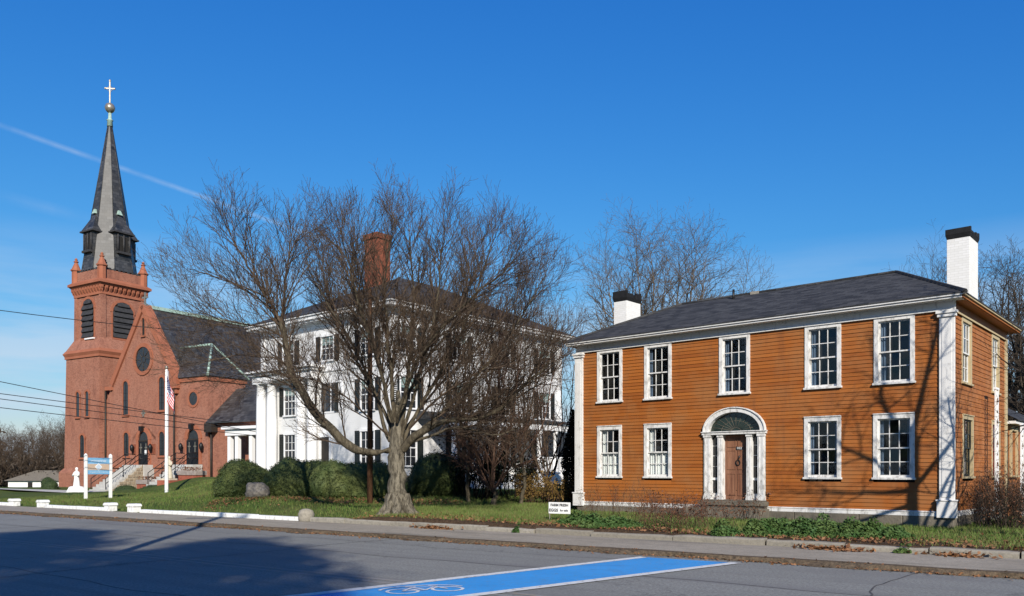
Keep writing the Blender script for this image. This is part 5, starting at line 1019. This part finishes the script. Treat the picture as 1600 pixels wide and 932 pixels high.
LIMBS = [
 ([(612,704,0),(580,708,-.3),(545,697,-.6),(500,656,-.8),(465,608,-.9),(447,560,-1),(432,508,-.9),(424,478,-.9)], .20, .10, .55),
 ([(424,478,-.9),(400,430,-1.0),(370,370,-1.2),(347,320,-1.4),(342,285,-1.5)], .085, .012, .05),
 ([(426,486,-.9),(430,440,-.7),(434,380,-.5),(446,330,-.4),(466,300,-.3)], .085, .012, .05),
 ([(436,515,-.9),(392,488,-1.3),(340,478,-1.7),(296,462,-2.0),(262,440,-2.2)], .055, .010, .1),
 ([(428,490,-.9),(400,445,-.2),(345,405,.4),(300,385,.8),(272,375,1.0)], .060, .010, .1),
 ([(447,562,-1),(405,548,-1.4),(352,545,-1.8),(312,552,-2.0),(285,560,-2.2)], .045, .010, .1),
 ([(468,612,-.9),(425,590,-.2),(385,582,.5),(340,590,1.0)], .040, .010, .1),
 ([(610,690,0),(598,660,.2),(588,620,.4),(572,580,.6),(555,545,.8),(530,490,1.0),(500,435,1.2),(474,380,1.3),(466,345,1.4)], .13, .012, .35),
 ([(612,690,.1),(606,640,.3),(598,590,.3),(585,530,.2),(562,460,.0),(545,395,-.2),(532,335,-.4),(524,300,-.5)], .14, .012, .35),
 ([(616,690,0),(613,620,-.2),(610,560,-.4),(604,490,-.6),(600,420,-.8),(606,345,-.9),(616,285,-1.0)], .16, .012, .35),
 ([(622,690,0),(634,620,.1),(640,560,.3),(645,500,.5),(648,430,.6),(642,350,.6),(640,288,.6)], .17, .012, .35),
 ([(626,690,0),(645,625,-.2),(665,555,-.4),(682,480,-.6),(692,400,-.8),(696,340,-.9),(702,298,-1.0)], .13, .012, .35),
 ([(630,692,.1),(660,630,.3),(695,565,.5),(728,500,.7),(752,430,.9),(772,355,1.0),(786,312,1.1)], .12, .012, .3),
 ([(634,694,0),(685,650,-.2),(735,602,-.4),(785,545,-.6),(820,485,-.8),(852,425,-1.0),(872,385,-1.1)], .10, .012, .3),
 ([(630,702,-.1),(662,672,-.4),(700,657,-.7),(740,655,-1.0),(785,638,-1.2),(825,602,-1.4),(862,560,-1.5),(888,505,-1.6)], .17, .012, .3),
 ([(640,692,-.2),(685,678,-.6),(722,668,-1.0),(770,680,-1.4),(815,670,-1.6)], .10, .014, .35),
 ([(618,670,.4),(655,575,1.6),(712,490,2.6),(738,410,3.2),(742,330,3.4)], .12, .012, .3),
 ([(612,670,.4),(565,575,1.6),(522,490,2.6),(502,415,3.2),(492,350,3.4)], .11, .012, .3),
 ([(620,660,-.3),(650,560,-1.4),(720,460,-2.4),(780,400,-3.0),(820,355,-3.3)], .10, .012, .3),
 ([(614,660,-.3),(590,560,-1.4),(560,460,-2.4),(548,390,-2.9),(560,320,-3.1)], .10, .012, .3),
 ([(606,680,-.2),(560,640,-1.2),(520,610,-2.0),(480,590,-2.4),(440,585,-2.6)], .06, .010, .25),
 ([(640,670,-.2),(690,620,-1.2),(750,580,-2.0),(800,560,-2.4),(850,550,-2.6)], .07, .010, .25),
 ([(625,680,.3),(680,610,1.4),(745,540,2.2),(800,470,2.6),(832,410,2.8)], .09, .010, .3)]
for i, (pp, r0, r1, st) in enumerate(LIMBS): T1.limb(Q(*pp), r0*(.85 if i in (0, 14) else .58), r1, CFG, start=st*.5, part='limb' if r0 > .09 else 'crown')
t1 = thing('maple_tree', 'large bare maple with broad crown and low left limb in front of the mansion', 'tree', tuple(base))
T1.build({'trunk': ('trunk', 'bark_grey'), 'limb': ('limbs', 'bark_limb'), 'crown': ('crown', 'twig_brown')}, t1, base)

# --- generic bare tree
def bare_tree(name, label, x, y, h, spread, seed, mats=('bark_limb', 'twig_brown'), stems=7, trunk_h=.28, r=.2, group=None, z=None, dens=1.0, fan=1.0, lean=(0, 0), tw=1.0, up=1.0):
    z = gz(x, y) if z is None else z; T = Tree(seed); rg = T.rg; b = np.array([x, y, z]); k = h/11
    cfg = [dict(n=8, wob=.05, up=.02), dict(n=6, wob=.08, up=.04*up, dens=2.9*dens/k, ang=36+8*(1-up), L=2.3*k, r=.032*k*tw, lift=.08*up, tap=.6), dict(n=3, wob=.12, up=.05*up, dens=5.0*dens/k, ang=38, L=1.1*k, r=.015*k*tw, rmin=.004*tw, lift=.05), dict(n=2, wob=.14, up=.04, dens=6.2*dens/k, ang=40, L=.52*k, r=.0085*k*tw, rmin=.004*tw)]
    th = h*trunk_h; top = b+np.array([lean[0]*th, lean[1]*th, th])
    T.limb([b-(0,0,.4), b+(0,0,.2), (b+top)/2+(rg.gauss(0,.08), rg.gauss(0,.08), 0), top], r*1.3, r*.85, cfg[:1], part='trunk', sub=4)
    for i in range(stems):
        a = 2*pi*i/stems+rg.uniform(-.4, .4); f = rg.uniform(.25, 1.0)*fan; R_ = spread*f; hh = h*sqrt(max(.2, 1-.55*f*f))*rg.uniform(.88, 1.04)
        end = np.array([b[0]+lean[0]*h*.6+R_*cos(a), b[1]+lean[1]*h*.6+R_*sin(a), z+hh]); st = top-np.array([0, 0, rg.uniform(0, .25)*th]); mid = st*.5+end*.5+np.array([R_*.16*cos(a), R_*.16*sin(a), -.06*h*f]); q1 = st*.75+mid*.25+(rg.gauss(0,.1), rg.gauss(0,.1), 0)
        T.limb([st, q1, mid, mid*.45+end*.55+np.array([rg.gauss(0,.2), rg.gauss(0,.2), 0]), end], r*rg.uniform(.38, .6), .012, cfg, start=.22, sub=3)
    o = thing(name, label, 'tree', tuple(b), 0, group); T.build({'trunk': ('trunk', mats[0]), 'crown': ('crown', mats[1])}, o, b); return o
bare_tree('bare_tree', 'bare reddish tree with many fine upright twigs right of the big maple', -.7, 31.5, 8.2, 3.0, 21, ('bark_limb', 'twig_red'), 12, .08, .10, dens=.95)
bare_tree('bare_tree', 'small bare tree at the left corner of the orange house', 1.5, 34.5, 7.8, 2.4, 22, ('bark_limb', 'twig_brown'), 7, .13, .08, dens=.7)
bare_tree('bare_tree', 'slender upright bare tree between the reddish tree and the golden shrub', .35, 32.6, 8.4, 1.7, 23, ('bark_limb', 'twig_brown'), 6, .22, .08, dens=.8)
bare_tree('bare_tree', 'slender bare tree close behind the right limb of the big maple', -1.75, 33.2, 8.0, 1.7, 24, ('bark_limb', 'twig_brown'), 6, .2, .08, dens=.8)
bare_tree('bare_tree', 'tall bare grey tree behind the left chimney of the orange house', 10.4, 58, 17.4, 7.4, 31, ('bark_limb', 'twig_grey'), 17, .26, .30, dens=1.1, tw=1.8, up=.25)
bare_tree('bare_tree', 'bare grey tree behind the middle of the orange roof', 17.6, 66, 14.4, 6.4, 32, ('bark_limb', 'twig_grey'), 12, .26, .28, dens=1.0, tw=1.9, up=.3)
bare_tree('bare_tree', 'lower dense bare tree where the orange roof ridge rises', 22.6, 74, 15.8, 6.0, 33, ('bark_limb', 'twig_grey'), 12, .25, .26, dens=1.0, tw=2.0, up=.4)
bare_tree('bare_tree', 'low bare tree just above the orange ridge, right of the others', 29.0, 84, 17.2, 4.2, 34, ('bark_limb', 'twig_grey'), 8, .25, .24, dens=.8, tw=1.9)
bare_tree('bare_tree', 'low bare tree in line with the right hip of the orange roof', 28.6, 56, 15.4, 3.6, 35, ('bark_limb', 'twig_dark'), 8, .28, .24, dens=.8, tw=1.8)
bare_tree('bare_tree', 'dark bare tree directly behind the tall right chimney', 30.2, 50, 14.2, 4.8, 36, ('bark_limb', 'twig_dark'), 12, .22, .26, dens=.95, tw=1.75)
bare_tree('bare_tree', 'dark dense bare tree at the right edge behind the orange house', 28.0, 43.5, 12.4, 4.6, 37, ('bark_limb', 'twig_dark'), 13, .12, .26, dens=.85, tw=2.1, up=.4)
bare_tree('bare_tree', 'bare tree far right beyond the low wing', 34.5, 50, 14.0, 5.0, 38, ('bark_limb', 'twig_dark'), 10, .15, .26, dens=.95, tw=1.75)
# tree just outside the frame on the right: its limbs reach in and its shadow lies on the house front
NB = np.array([12.2, 16.1, .2]); TN = Tree(51)
CFN = [dict(n=8, wob=.05, up=.02), dict(n=6, wob=.08, up=.02, dens=3.0, ang=40, L=1.5, r=.026, lift=.02), dict(n=4, wob=.10, up=.02, dens=4.6, ang=40, L=.8, r=.012, rmin=.004), dict(n=3, wob=.11, up=.02, dens=5.0, ang=42, L=.32, r=.006, rmin=.003)]
TN.limb([NB-(0,0,.3), NB+(0,0,.3), NB+(.03,0,1.8), NB+(0,0,3.6), NB+(.02,.0,5.2), NB+(.0,.0,6.4)], .14, .09, CFN[:1], part='trunk', sub=4)
for off, r0 in (([(0,0,2.4),(.2,1.3,2.9),(.2,2.6,3.2),(.0,3.6,3.8),(-.2,4.4,4.4)], .055), ([(0,0,2.9),(.2,1.2,3.5),(.4,2.4,3.9),(.6,3.4,4.5),(.6,4.2,5.3)], .05), ([(0,0,2.2),(.5,1.5,2.3),(.7,2.8,2.6),(.5,3.9,2.7),(.2,4.8,2.5)], .05), ([(0,0,2.6),(.8,1.6,3.2),(1.5,3.0,3.6),(2.0,4.4,4.4)], .05), ([(0,0,1.9),(.7,1.4,1.9),(1.0,2.8,2.2),(.9,4.2,3.2)], .05), ([(0,0,2.7),(.9,1.8,3.7),(1.3,3.2,4.9),(1.4,4.4,5.6)], .05),
    ([(0,0,4.6),(-.6,-.8,5.4),(-1.3,-1.8,6.4),(-2.2,-2.8,7.5)], .075), ([(0,0,5.2),(-.7,-.5,6.2),(-1.2,-1.1,7.4),(-1.5,-1.8,9.0)], .07), ([(0,0,5.8),(-.3,-.4,7.0),(-.4,-.9,8.4),(-.5,-1.2,10.0)], .08), ([(0,0,6.2),(.25,0,7.6),(.4,.1,9.0),(.4,0,10.5)], .08), ([(0,0,4.2),(-1.0,-1.1,4.8),(-2.0,-2.3,5.6),(-3.0,-3.4,6.6)], .07), ([(0,0,4.6),(.7,-.3,5.8),(1.2,-.6,7.0),(1.8,-.8,8.4)], .07), ([(0,0,3.8),(-1.0,-1.6,4.1),(-2.2,-3.0,4.6),(-3.4,-4.4,5.2)], .055), ([(0,0,5.0),(.3,-1.2,6.2),(.4,-2.0,7.6),(.3,-2.6,9.2)], .06)):
    TN.limb([NB+np.array(p) for p in off], r0, .010, CFN, start=.3)
o = thing('bare_tree', 'bare tree at the right edge, limbs reaching in front of the end wall', 'tree', tuple(NB)); TN.build({'trunk': ('trunk', 'bark_grey'), 'crown': ('crown', 'twig_dark')}, o, NB)
# wood far left: bare trees that read as one brown mass, copied from two kinds
src = []
for k, (seed, mt) in enumerate(((61, 'twig_brown'), (62, 'twig_dark'), (63, 'twig_brown'))):
    src.append(bare_tree('woodland_tree', 'bare brown tree in the woodland behind the garage, far left', -60, 130, 10.5, 4.2, seed, ('bark_limb', mt), 11, .15, .16, 'woodland trees behind the garage', z=0, dens=.78, tw=2.9))
def copy_tree(o, parent=None):
    c = o.copy(); COL.objects.link(c); c.parent = parent
    for ch in o.children: copy_tree(ch, c)
    return c
k = 0
for Yw in (112, 122, 134):
    for xp in range(-120, 150, 34):
        xx = xp+random.uniform(-10, 10)+(17 if Yw == 122 else 0); X = (xx-800)/F_PX*Yw; o = src[k] if k < 3 else copy_tree(src[k % 3]); o.location = (X, Yw+random.uniform(-3, 3)+8, -1.9); o.rotation_euler = (0, 0, random.uniform(0, 6)); s = random.uniform(.85, 1.2)*(1.0 if xx > 40 else .92); o.scale = (s, s, s); k += 1
n = 26000; Yb = rng.uniform(108, 140, n); Xb = (rng.uniform(-200, 190, n)-800)/F_PX*Yb; Zb = -1.9+6.0*rng.beta(1.2, 1.6, n); Yb += 8
tag(leaf_cloud('undergrowth', np.stack([Xb, Yb, Zb], 1), .55, 'twig_dark', aspect=.25), 'tangled brown undergrowth below the woodland trees at far left', 'undergrowth', kind='stuff')
# distant tree ring: horizon behind houses; unseen rest added to darken window reflections
n = 60000; az = rng.uniform(0, 2*pi, n); rr = rng.uniform(120, 190, n)*(1+.5*np.clip(np.cos(az), 0, 1)); Zb = 11*rng.beta(1.1, 1.6, n)*(.75+.25*np.sin(az*17)+.2*np.sin(az*41))
tag(leaf_cloud('tree_line', np.stack([rr*np.sin(az), rr*np.cos(az), Zb], 1), 1.3, 'twig_dark', aspect=.35), 'distant bare tree line behind the houses, with an unseen part behind the camera added for dark reflections', 'trees', kind='stuff')

# --- evergreens behind the camera that shade the street; nearer two added to block skylight
def pine(label, x, y, h, r, z0, seed):
    rg_ = np.random.default_rng(seed); t = thing('evergreen_tree', label, 'tree', (x, y, .1)); MB().tube((0, 0, -.2), (0, 0, h*.95), .24, .05, 10).build('trunk', 'bark_limb', t)
    P = []; m = MB()
    for i in range(210):
        f = rg_.random()**.75; z = z0+(h-z0)*f; L = r*(1-f**3.2)*rg_.uniform(.5, 1.05)+.3; a = rg_.uniform(0, 6.28); dz = rg_.uniform(-.15, .25)*L; m.tube((0, 0, z), (L*cos(a), L*sin(a), z+dz), .04, .01, 4)
        k = int(175*L/r)+30; s = rg_.random(k)**.6; sp_ = .16+.34*s; P.append(np.stack([L*s*cos(a)+rg_.normal(0, 1, k)*sp_, L*s*sin(a)+rg_.normal(0, 1, k)*sp_, z+dz*s+rg_.normal(0, .16, k)], 1))
    m.build('branches', 'bark_limb', t); leaf_cloud('crown', np.concatenate(P), .42, 'pine', t, aspect=.5)
pine('tallest evergreen across the street, behind the camera', -4.6, -24, 25.5, 5.6, 9.0, 1); pine('tall evergreen across the street, right of the tallest one', 1.4, -26.5, 25.0, 4.2, 9.0, 2); pine('evergreen across the street, left of the tallest one', -11.5, -21, 23.0, 5.2, 8.0, 3); pine('unseen nearer evergreen added to block skylight, left behind the camera', -9.0, -9.5, 14.0, 4.2, 3.0, 4); pine('unseen nearest evergreen added to block skylight, far left behind the camera', -15.0, -4.5, 11.5, 3.6, 2.5, 5)

# ------------------------------------------------------------------ clipped hedges and shrubs
def hedge(label, x, y, rx, ry, hz, seed, n=16000, rz=0, mat='yew', lobes=None, name='hedge'):
    z = gz(x, y); t = thing(name, label, 'hedge', (x, y, z), rz); lobes = lobes or [(0, 0, rx, ry, hz)]; P, N = [], []; m_tot = sum(l[2]*l[4] for l in lobes)
    for i, (lx, ly, a, b, c) in enumerate(lobes):
        o = lumpy('core', a*.93, b*.93, c*.70, mat, seed+i, .13, 4); o.location = (lx, ly, c*.28); o.parent = t
        k = int(n*a*c/m_tot); me = o.data; vv = np.array([v.co[:] for v in me.vertices]); ff = np.array([p.vertices[:] for p in me.polygons])[rng.integers(0, len(me.polygons), k)]; bw = rng.dirichlet((1, 1, 1), k); co = (vv[ff]*bw[:, :, None]).sum(1); nn = co/np.array([a*a, b*b, c*c*.5]); nn /= np.linalg.norm(nn, axis=1)[:, None]
        P.append(co*1.035+nn*rng.uniform(-.03, .035, (k, 1))+rng.normal(0, .03, (k, 3))+np.array([lx, ly, c*.28])); N.append(nn)
    leaf_cloud('foliage', np.concatenate(P), .065, mat, t, np.concatenate(N), .42); return t
hedge('broad rounded clipped yew left of the boulder', -11.45, 35.3, 1.3, 1.1, 1.5, 1, 20000, lobes=[(-.1, 0, 1.15, 1.05, 1.5), (.55, -.15, .75, .8, 1.25)])
hedge('long wavy clipped yew hedge between boulder and utility pole', -7.6, 34.4, 2, 1, 1.7, 5, 46000, rz=radians(-8), lobes=[(-1.5, -.25, 1.3, 1.0, 1.60), (-.7, -.05, 1.35, 1.0, 1.48), (.2, .1, 1.5, 1.0, 1.42), (1.1, .2, 1.5, .95, 1.44), (1.9, .25, 1.2, .9, 1.46)])
hedge('clipped yew mound right behind the maple trunk', -3.3, 36.2, 1.3, 1.0, 1.75, 9, 15000)
for k, (px, py, r, lab) in enumerate(((195, 773, .5, None), (235, 772, .62, None))):
    pass
def low_shrub(label, u, t, r, h, z, seed):
    p = CW(u, t); o = hedge(label, p.x, p.y, r, r, h, seed, 2500, mat='boxwood', name='clipped_shrub'); o['category'] = 'shrub'; o.location.z = z; return o
low_shrub('low clipped green shrub left of the church steps planter', 3.9, -4.0, .85, .6, .05, 12); low_shrub('low clipped green shrub in front of the brick planter', 7.6, -4.2, 1.0, .6, .1, 13); low_shrub('small round green shrub at the statue base', -4.6, -5.0, .6, .8, .2, 14); low_shrub('small round shrub left of the statue, against the tower', -7.6, -3.6, .5, .8, .4, 15)
def thicket(name, label, x, y, n, h, r, mat, seed, rad=.012, twigs=3.0, leaf=None, nleaf=0, leafsize=.08, cat='shrub', fan=.55):
    z = gz(x, y); b = np.array([x, y, z]); T = Tree(seed); rg = T.rg; cfg = [dict(n=6, wob=.10, up=.0), dict(n=4, wob=.12, up=.02, dens=twigs, ang=36, L=.32*h, r=rad*.55, rmin=.003), dict(n=3, wob=.12, up=.0, dens=twigs*1.6, ang=40, L=.15*h, r=rad*.3, rmin=.0025)]; tips = []
    for i in range(n):
        a = rg.uniform(0, 6.28); q = r*.5*sqrt(rg.random()); p = (b[0]+q*cos(a), b[1]+q*sin(a), z-.05); f = fan*rg.random(); d = np.array([f*cos(a), f*sin(a), 1]); d /= np.linalg.norm(d); L = h*rg.uniform(.55, 1.05); T.branch(p, tuple(d), L, rad, 0, cfg)
    for (k, m, q), lst in T.lines.items():
        for l in lst: tips.append(l[0][-1]); tips.append(l[0][len(l[0])//2])
    o = thing(name, label, cat, tuple(b)); T.build({'crown': ('stems', mat)}, o, b)
    if leaf:
        tp_ = np.array(tips); i = rng.integers(0, len(tp_), nleaf); leaf_cloud('leaves', tp_[i]-b+rng.normal(0, .05, (nleaf, 3)), leafsize, leaf, o)
    return o
thicket('shrub', 'dark tangled vine covered shrub behind the reddish tree', -1.6, 35.5, 60, 2.7, 1.9, 'vine_dark', 71, .02, 4.0, 'cedar', 5000, .11)
thicket('shrub', 'dark overgrown shrub below the mansion porch', .1, 37.0, 45, 2.3, 1.6, 'vine_dark', 72, .018, 4.0, 'cedar', 2500, .10)
thicket('shrub', 'golden brown shrub in front of the porch balustrade', 1.0, 33.2, 40, 1.25, 1.2, 'twig_red', 73, .010, 5.0, 'gold_leaf', 2600, .075)
thicket('shrub', 'olive brown shrub beside the dark cedar', 1.9, 32.6, 30, 1.1, .9, 'twig_red', 74, .010, 5.0, 'gold_leaf', 1500, .07)
thicket('shrub', 'brown leafless shrub against the end wall of the orange house', 13.2, 22.0, 90, 1.35, 1.5, 'twig_dark', 75, .010, 5.5, 'weed_red', 1500, .05)
thicket('shrub', 'brown leafless shrub at the right edge of the photo', 14.3, 23.2, 110, 1.7, 1.7, 'twig_dark', 76, .010, 5.5, 'weed_red', 1800, .05)
# dark cedar by the left corner
def cedar(label, x, y, h, r):
    z = gz(x, y); t = thing('cedar_tree', label, 'tree', (x, y, z)); MB().tube((0,0,-.2), (0,0,h*.8), .07, .02, 6).build('trunk', 'bark_limb', t); n = 9000; f = rng.random(n); a = rng.uniform(0, 6.28, n); rr = r*np.clip(1.15*(1-f**2.2), .05, 1)*np.sqrt(rng.uniform(.35, 1, n))*(1+.25*np.sin(a*3+f*9)); leaf_cloud('crown', np.stack([rr*np.cos(a), rr*np.sin(a), .15+h*f], 1), .12, 'cedar', t, aspect=.45)
cedar('dark narrow cedar between the mansion porch and the orange house', 2.55, 34.6, 3.7, .42)
# weeds
thicket('weeds', 'tall reddish dead weeds in front of the orange house, left of the door step', 4.5, 21.6, 90, .95, 2.6, 'twig_red', 81, .006, 7.0, 'weed_red', 2200, .045, 'weeds', .35)
thicket('weeds', 'thin tan dead weeds below the left lower windows', 3.2, 24.6, 50, 1.15, 2.2, 'twig_red', 82, .005, 5.0, 'gold_leaf', 500, .035, 'weeds', .3)
thicket('weeds', 'dark dead flower stalks on the door step', 7.0, 24.3, 22, .85, .7, 'twig_dark', 83, .007, 5.0, 'weed_red', 250, .06, 'weeds', .4)
def groundcover(label, pts, h, n, mat='weed_green', size=.062):
    P = []
    for (x, y, r) in pts:
        k = int(n*r/sum(p[2] for p in pts)); a = rng.uniform(0, 6.28, k); q = r*np.sqrt(rng.random(k)); X = x+q*np.cos(a)*1.25; Y = y+q*np.sin(a)*.8; hh = h*(1-(q/r)**2)*(.55+.75*np.abs(np.sin(X*5.3+1.3*np.sin(Y*7))*np.cos(Y*6.1)))*rng.uniform(.75, 1.3); P.append(np.stack([X, Y, np.where(X*NR[0]+Y*NR[1] > 17.7, gz_arr(X, Y), .1)+.02+hh*rng.random(k)**.7], 1))
    P = np.concatenate(P); c = P.mean(0); c[2] = P[:, 2].min(); t = thing('leafy_weeds', label, 'weeds', tuple(c)); leaf_cloud('leaves', P-c, size, mat, t, np.tile([[0, -.2, .9]], (len(P), 1)), .7)
    m = MB()
    for i in range(60): p = P[rng.integers(len(P))]-c; m.tube((p[0], p[1], -.05), tuple(p), .005, .003, 4)
    m.build('stems', 'weed_green', t)
groundcover('low green leafy weeds spilling over the kerb below the door step', [(6.2, 19.3, .7), (7.0, 18.9, .7), (7.7, 18.6, .6), (5.7, 19.0, .35)], .36, 19000)
groundcover('green weeds at the right end of the leafy patch, under the window', [(8.4, 18.35, .45), (8.0, 18.5, .4)], .32, 6000)
groundcover('small green weed clump spilling over the kerb left of the door step', [(4.95, 19.15, .30), (4.8, 18.8, .2)], .28, 1600)
groundcover('green weeds along the kerb below the egg sign', [(1.9, 22.2, .6), (2.7, 21.4, .6), (2.2, 21.0, .4)], .26, 11000)
groundcover('little green weed sprouting from the kerb joint at far right', [(7.65, 16.2, .14)], .13, 300); groundcover('tiny green weed in the kerb joint near the egg sign', [(.1, 21.62, .08)], .13, 150)

# ------------------------------------------------------------------ grass, leaf litter
def scatter(n, a0, a1, d0, d1, f=None):
    a = rng.uniform(a0, a1, n); d = rng.uniform(d0, d1, n); X = a*UR[0]+d*NR[0]; Y = a*UR[1]+d*NR[1]; return X, Y, a, d
def grass(name, n, a0, a1, d0, d1, hh, mats, label, dirt=True):
    X, Y, a, d = scatter(n, a0, a1, d0, d1)
    keep = np.ones(n, bool)
    if dirt: keep &= ~((a > -20) & (d < 19.3+.7*np.sin(a*1.1)+rng.normal(0, .35, n)) & (rng.random(n) < .9)); keep &= (np.sin(X*1.7+Y*.6)+np.sin(Y*1.3-X*.8)+rng.normal(0, .6, n) > -1.5)
    X, Y = X[keep], Y[keep]; n = len(X); Z = gz_arr(X, Y); th = rng.uniform(0, 6.28, n); h = hh*rng.uniform(.5, 1.3, n); w = .006+.006*rng.random(n); lx, ly = rng.normal(0, .4, n)*h, rng.normal(0, .4, n)*h
    V = np.stack([np.stack([X-w*np.cos(th), Y-w*np.sin(th), Z-.01], 1), np.stack([X+w*np.cos(th), Y+w*np.sin(th), Z-.01], 1), np.stack([X+lx, Y+ly, Z+h], 1)], 1).reshape(-1, 3)
    tag(fast_mesh(name, V, np.arange(3*n).reshape(n, 3), mats, mi=(rng.random(n) < .22).astype(int)), label, 'grass', kind='stuff')
grass('grass', 120000, -20, 6, 18.0, 29, .085, ['grass_blade', 'grass_dry'], 'short grass on the lawn in front of the orange house')
grass('grass', 130000, -48, -14, 18.1, 38, .10, ['grass_blade', 'grass_dry'], 'mown grass on the church and mansion lawn', False)
def litter(name, n, gen, size, mat, label):
    X, Y, Z = gen(n); P = np.stack([X, Y, Z], 1); tag(leaf_cloud(name, P, size, mat, nrm=np.tile([[0, 0, 1.2]], (n, 1)), aspect=.7), label, 'leaves', kind='stuff')
def gen_gutter(n):
    a = rng.uniform(-45, 6, n); d = 15.28+rng.normal(0, .09, n)-.12*np.abs(rng.normal(0, 1, n)); return a*UR[0]+d*NR[0], a*UR[1]+d*NR[1], np.where(d > 15.33, .085, .015)+rng.uniform(0, .02, n)
litter('fallen_leaves', 3800, gen_gutter, .05, 'dead_leaf', 'small brown fallen leaves along the gutter')
def gen_lawn(n):
    a = rng.uniform(-20, 6, n); d = 18.0+np.abs(rng.normal(0, 1.3, n)); X = a*UR[0]+d*NR[0]; Y = a*UR[1]+d*NR[1]; return X, Y, gz_arr(X, Y)+.015+rng.uniform(0, .03, n)
litter('fallen_leaves', 5200, gen_lawn, .065, 'dead_leaf', 'brown fallen leaves on the earth behind the kerb')
def gen_pile(n):
    a = np.array([-4.7, -4.3, -15.5, -15.1, -2.2])[rng.integers(0, 5, n)]+rng.normal(0, .3, n); d = 17.66-np.abs(rng.normal(0, .14, n)); return a*UR[0]+d*NR[0], a*UR[1]+d*NR[1], .105+np.abs(rng.normal(0, .04, n))*(1-np.clip((17.66-d)/.3, 0, .9))
litter('fallen_leaves', 750, gen_pile, .09, 'dead_leaf', 'orange brown leaves piled against the kerb stones')
def gen_hedge(n):
    X = rng.uniform(-12, -2, n); Y = 32.6+rng.normal(0, .7, n)+.1*X*0; return X, Y, gz_arr(X, Y)+.03+rng.uniform(0, .03, n)
litter('fallen_leaves', 2600, gen_hedge, .07, 'dead_leaf', 'orange brown leaves on the lawn at the foot of the yew hedges')


# ------------------------------------------------------------------ keep every family to three levels: thing > part > sub-part
def depth(o):
    d = 0
    while o.parent: o = o.parent; d += 1
    return d
def root(o):
    while o.parent: o = o.parent
    return o
for _ in range(3):
    for o in list(bpy.data.objects):
        if depth(o) >= 2 and o.children: o.parent = root(o)
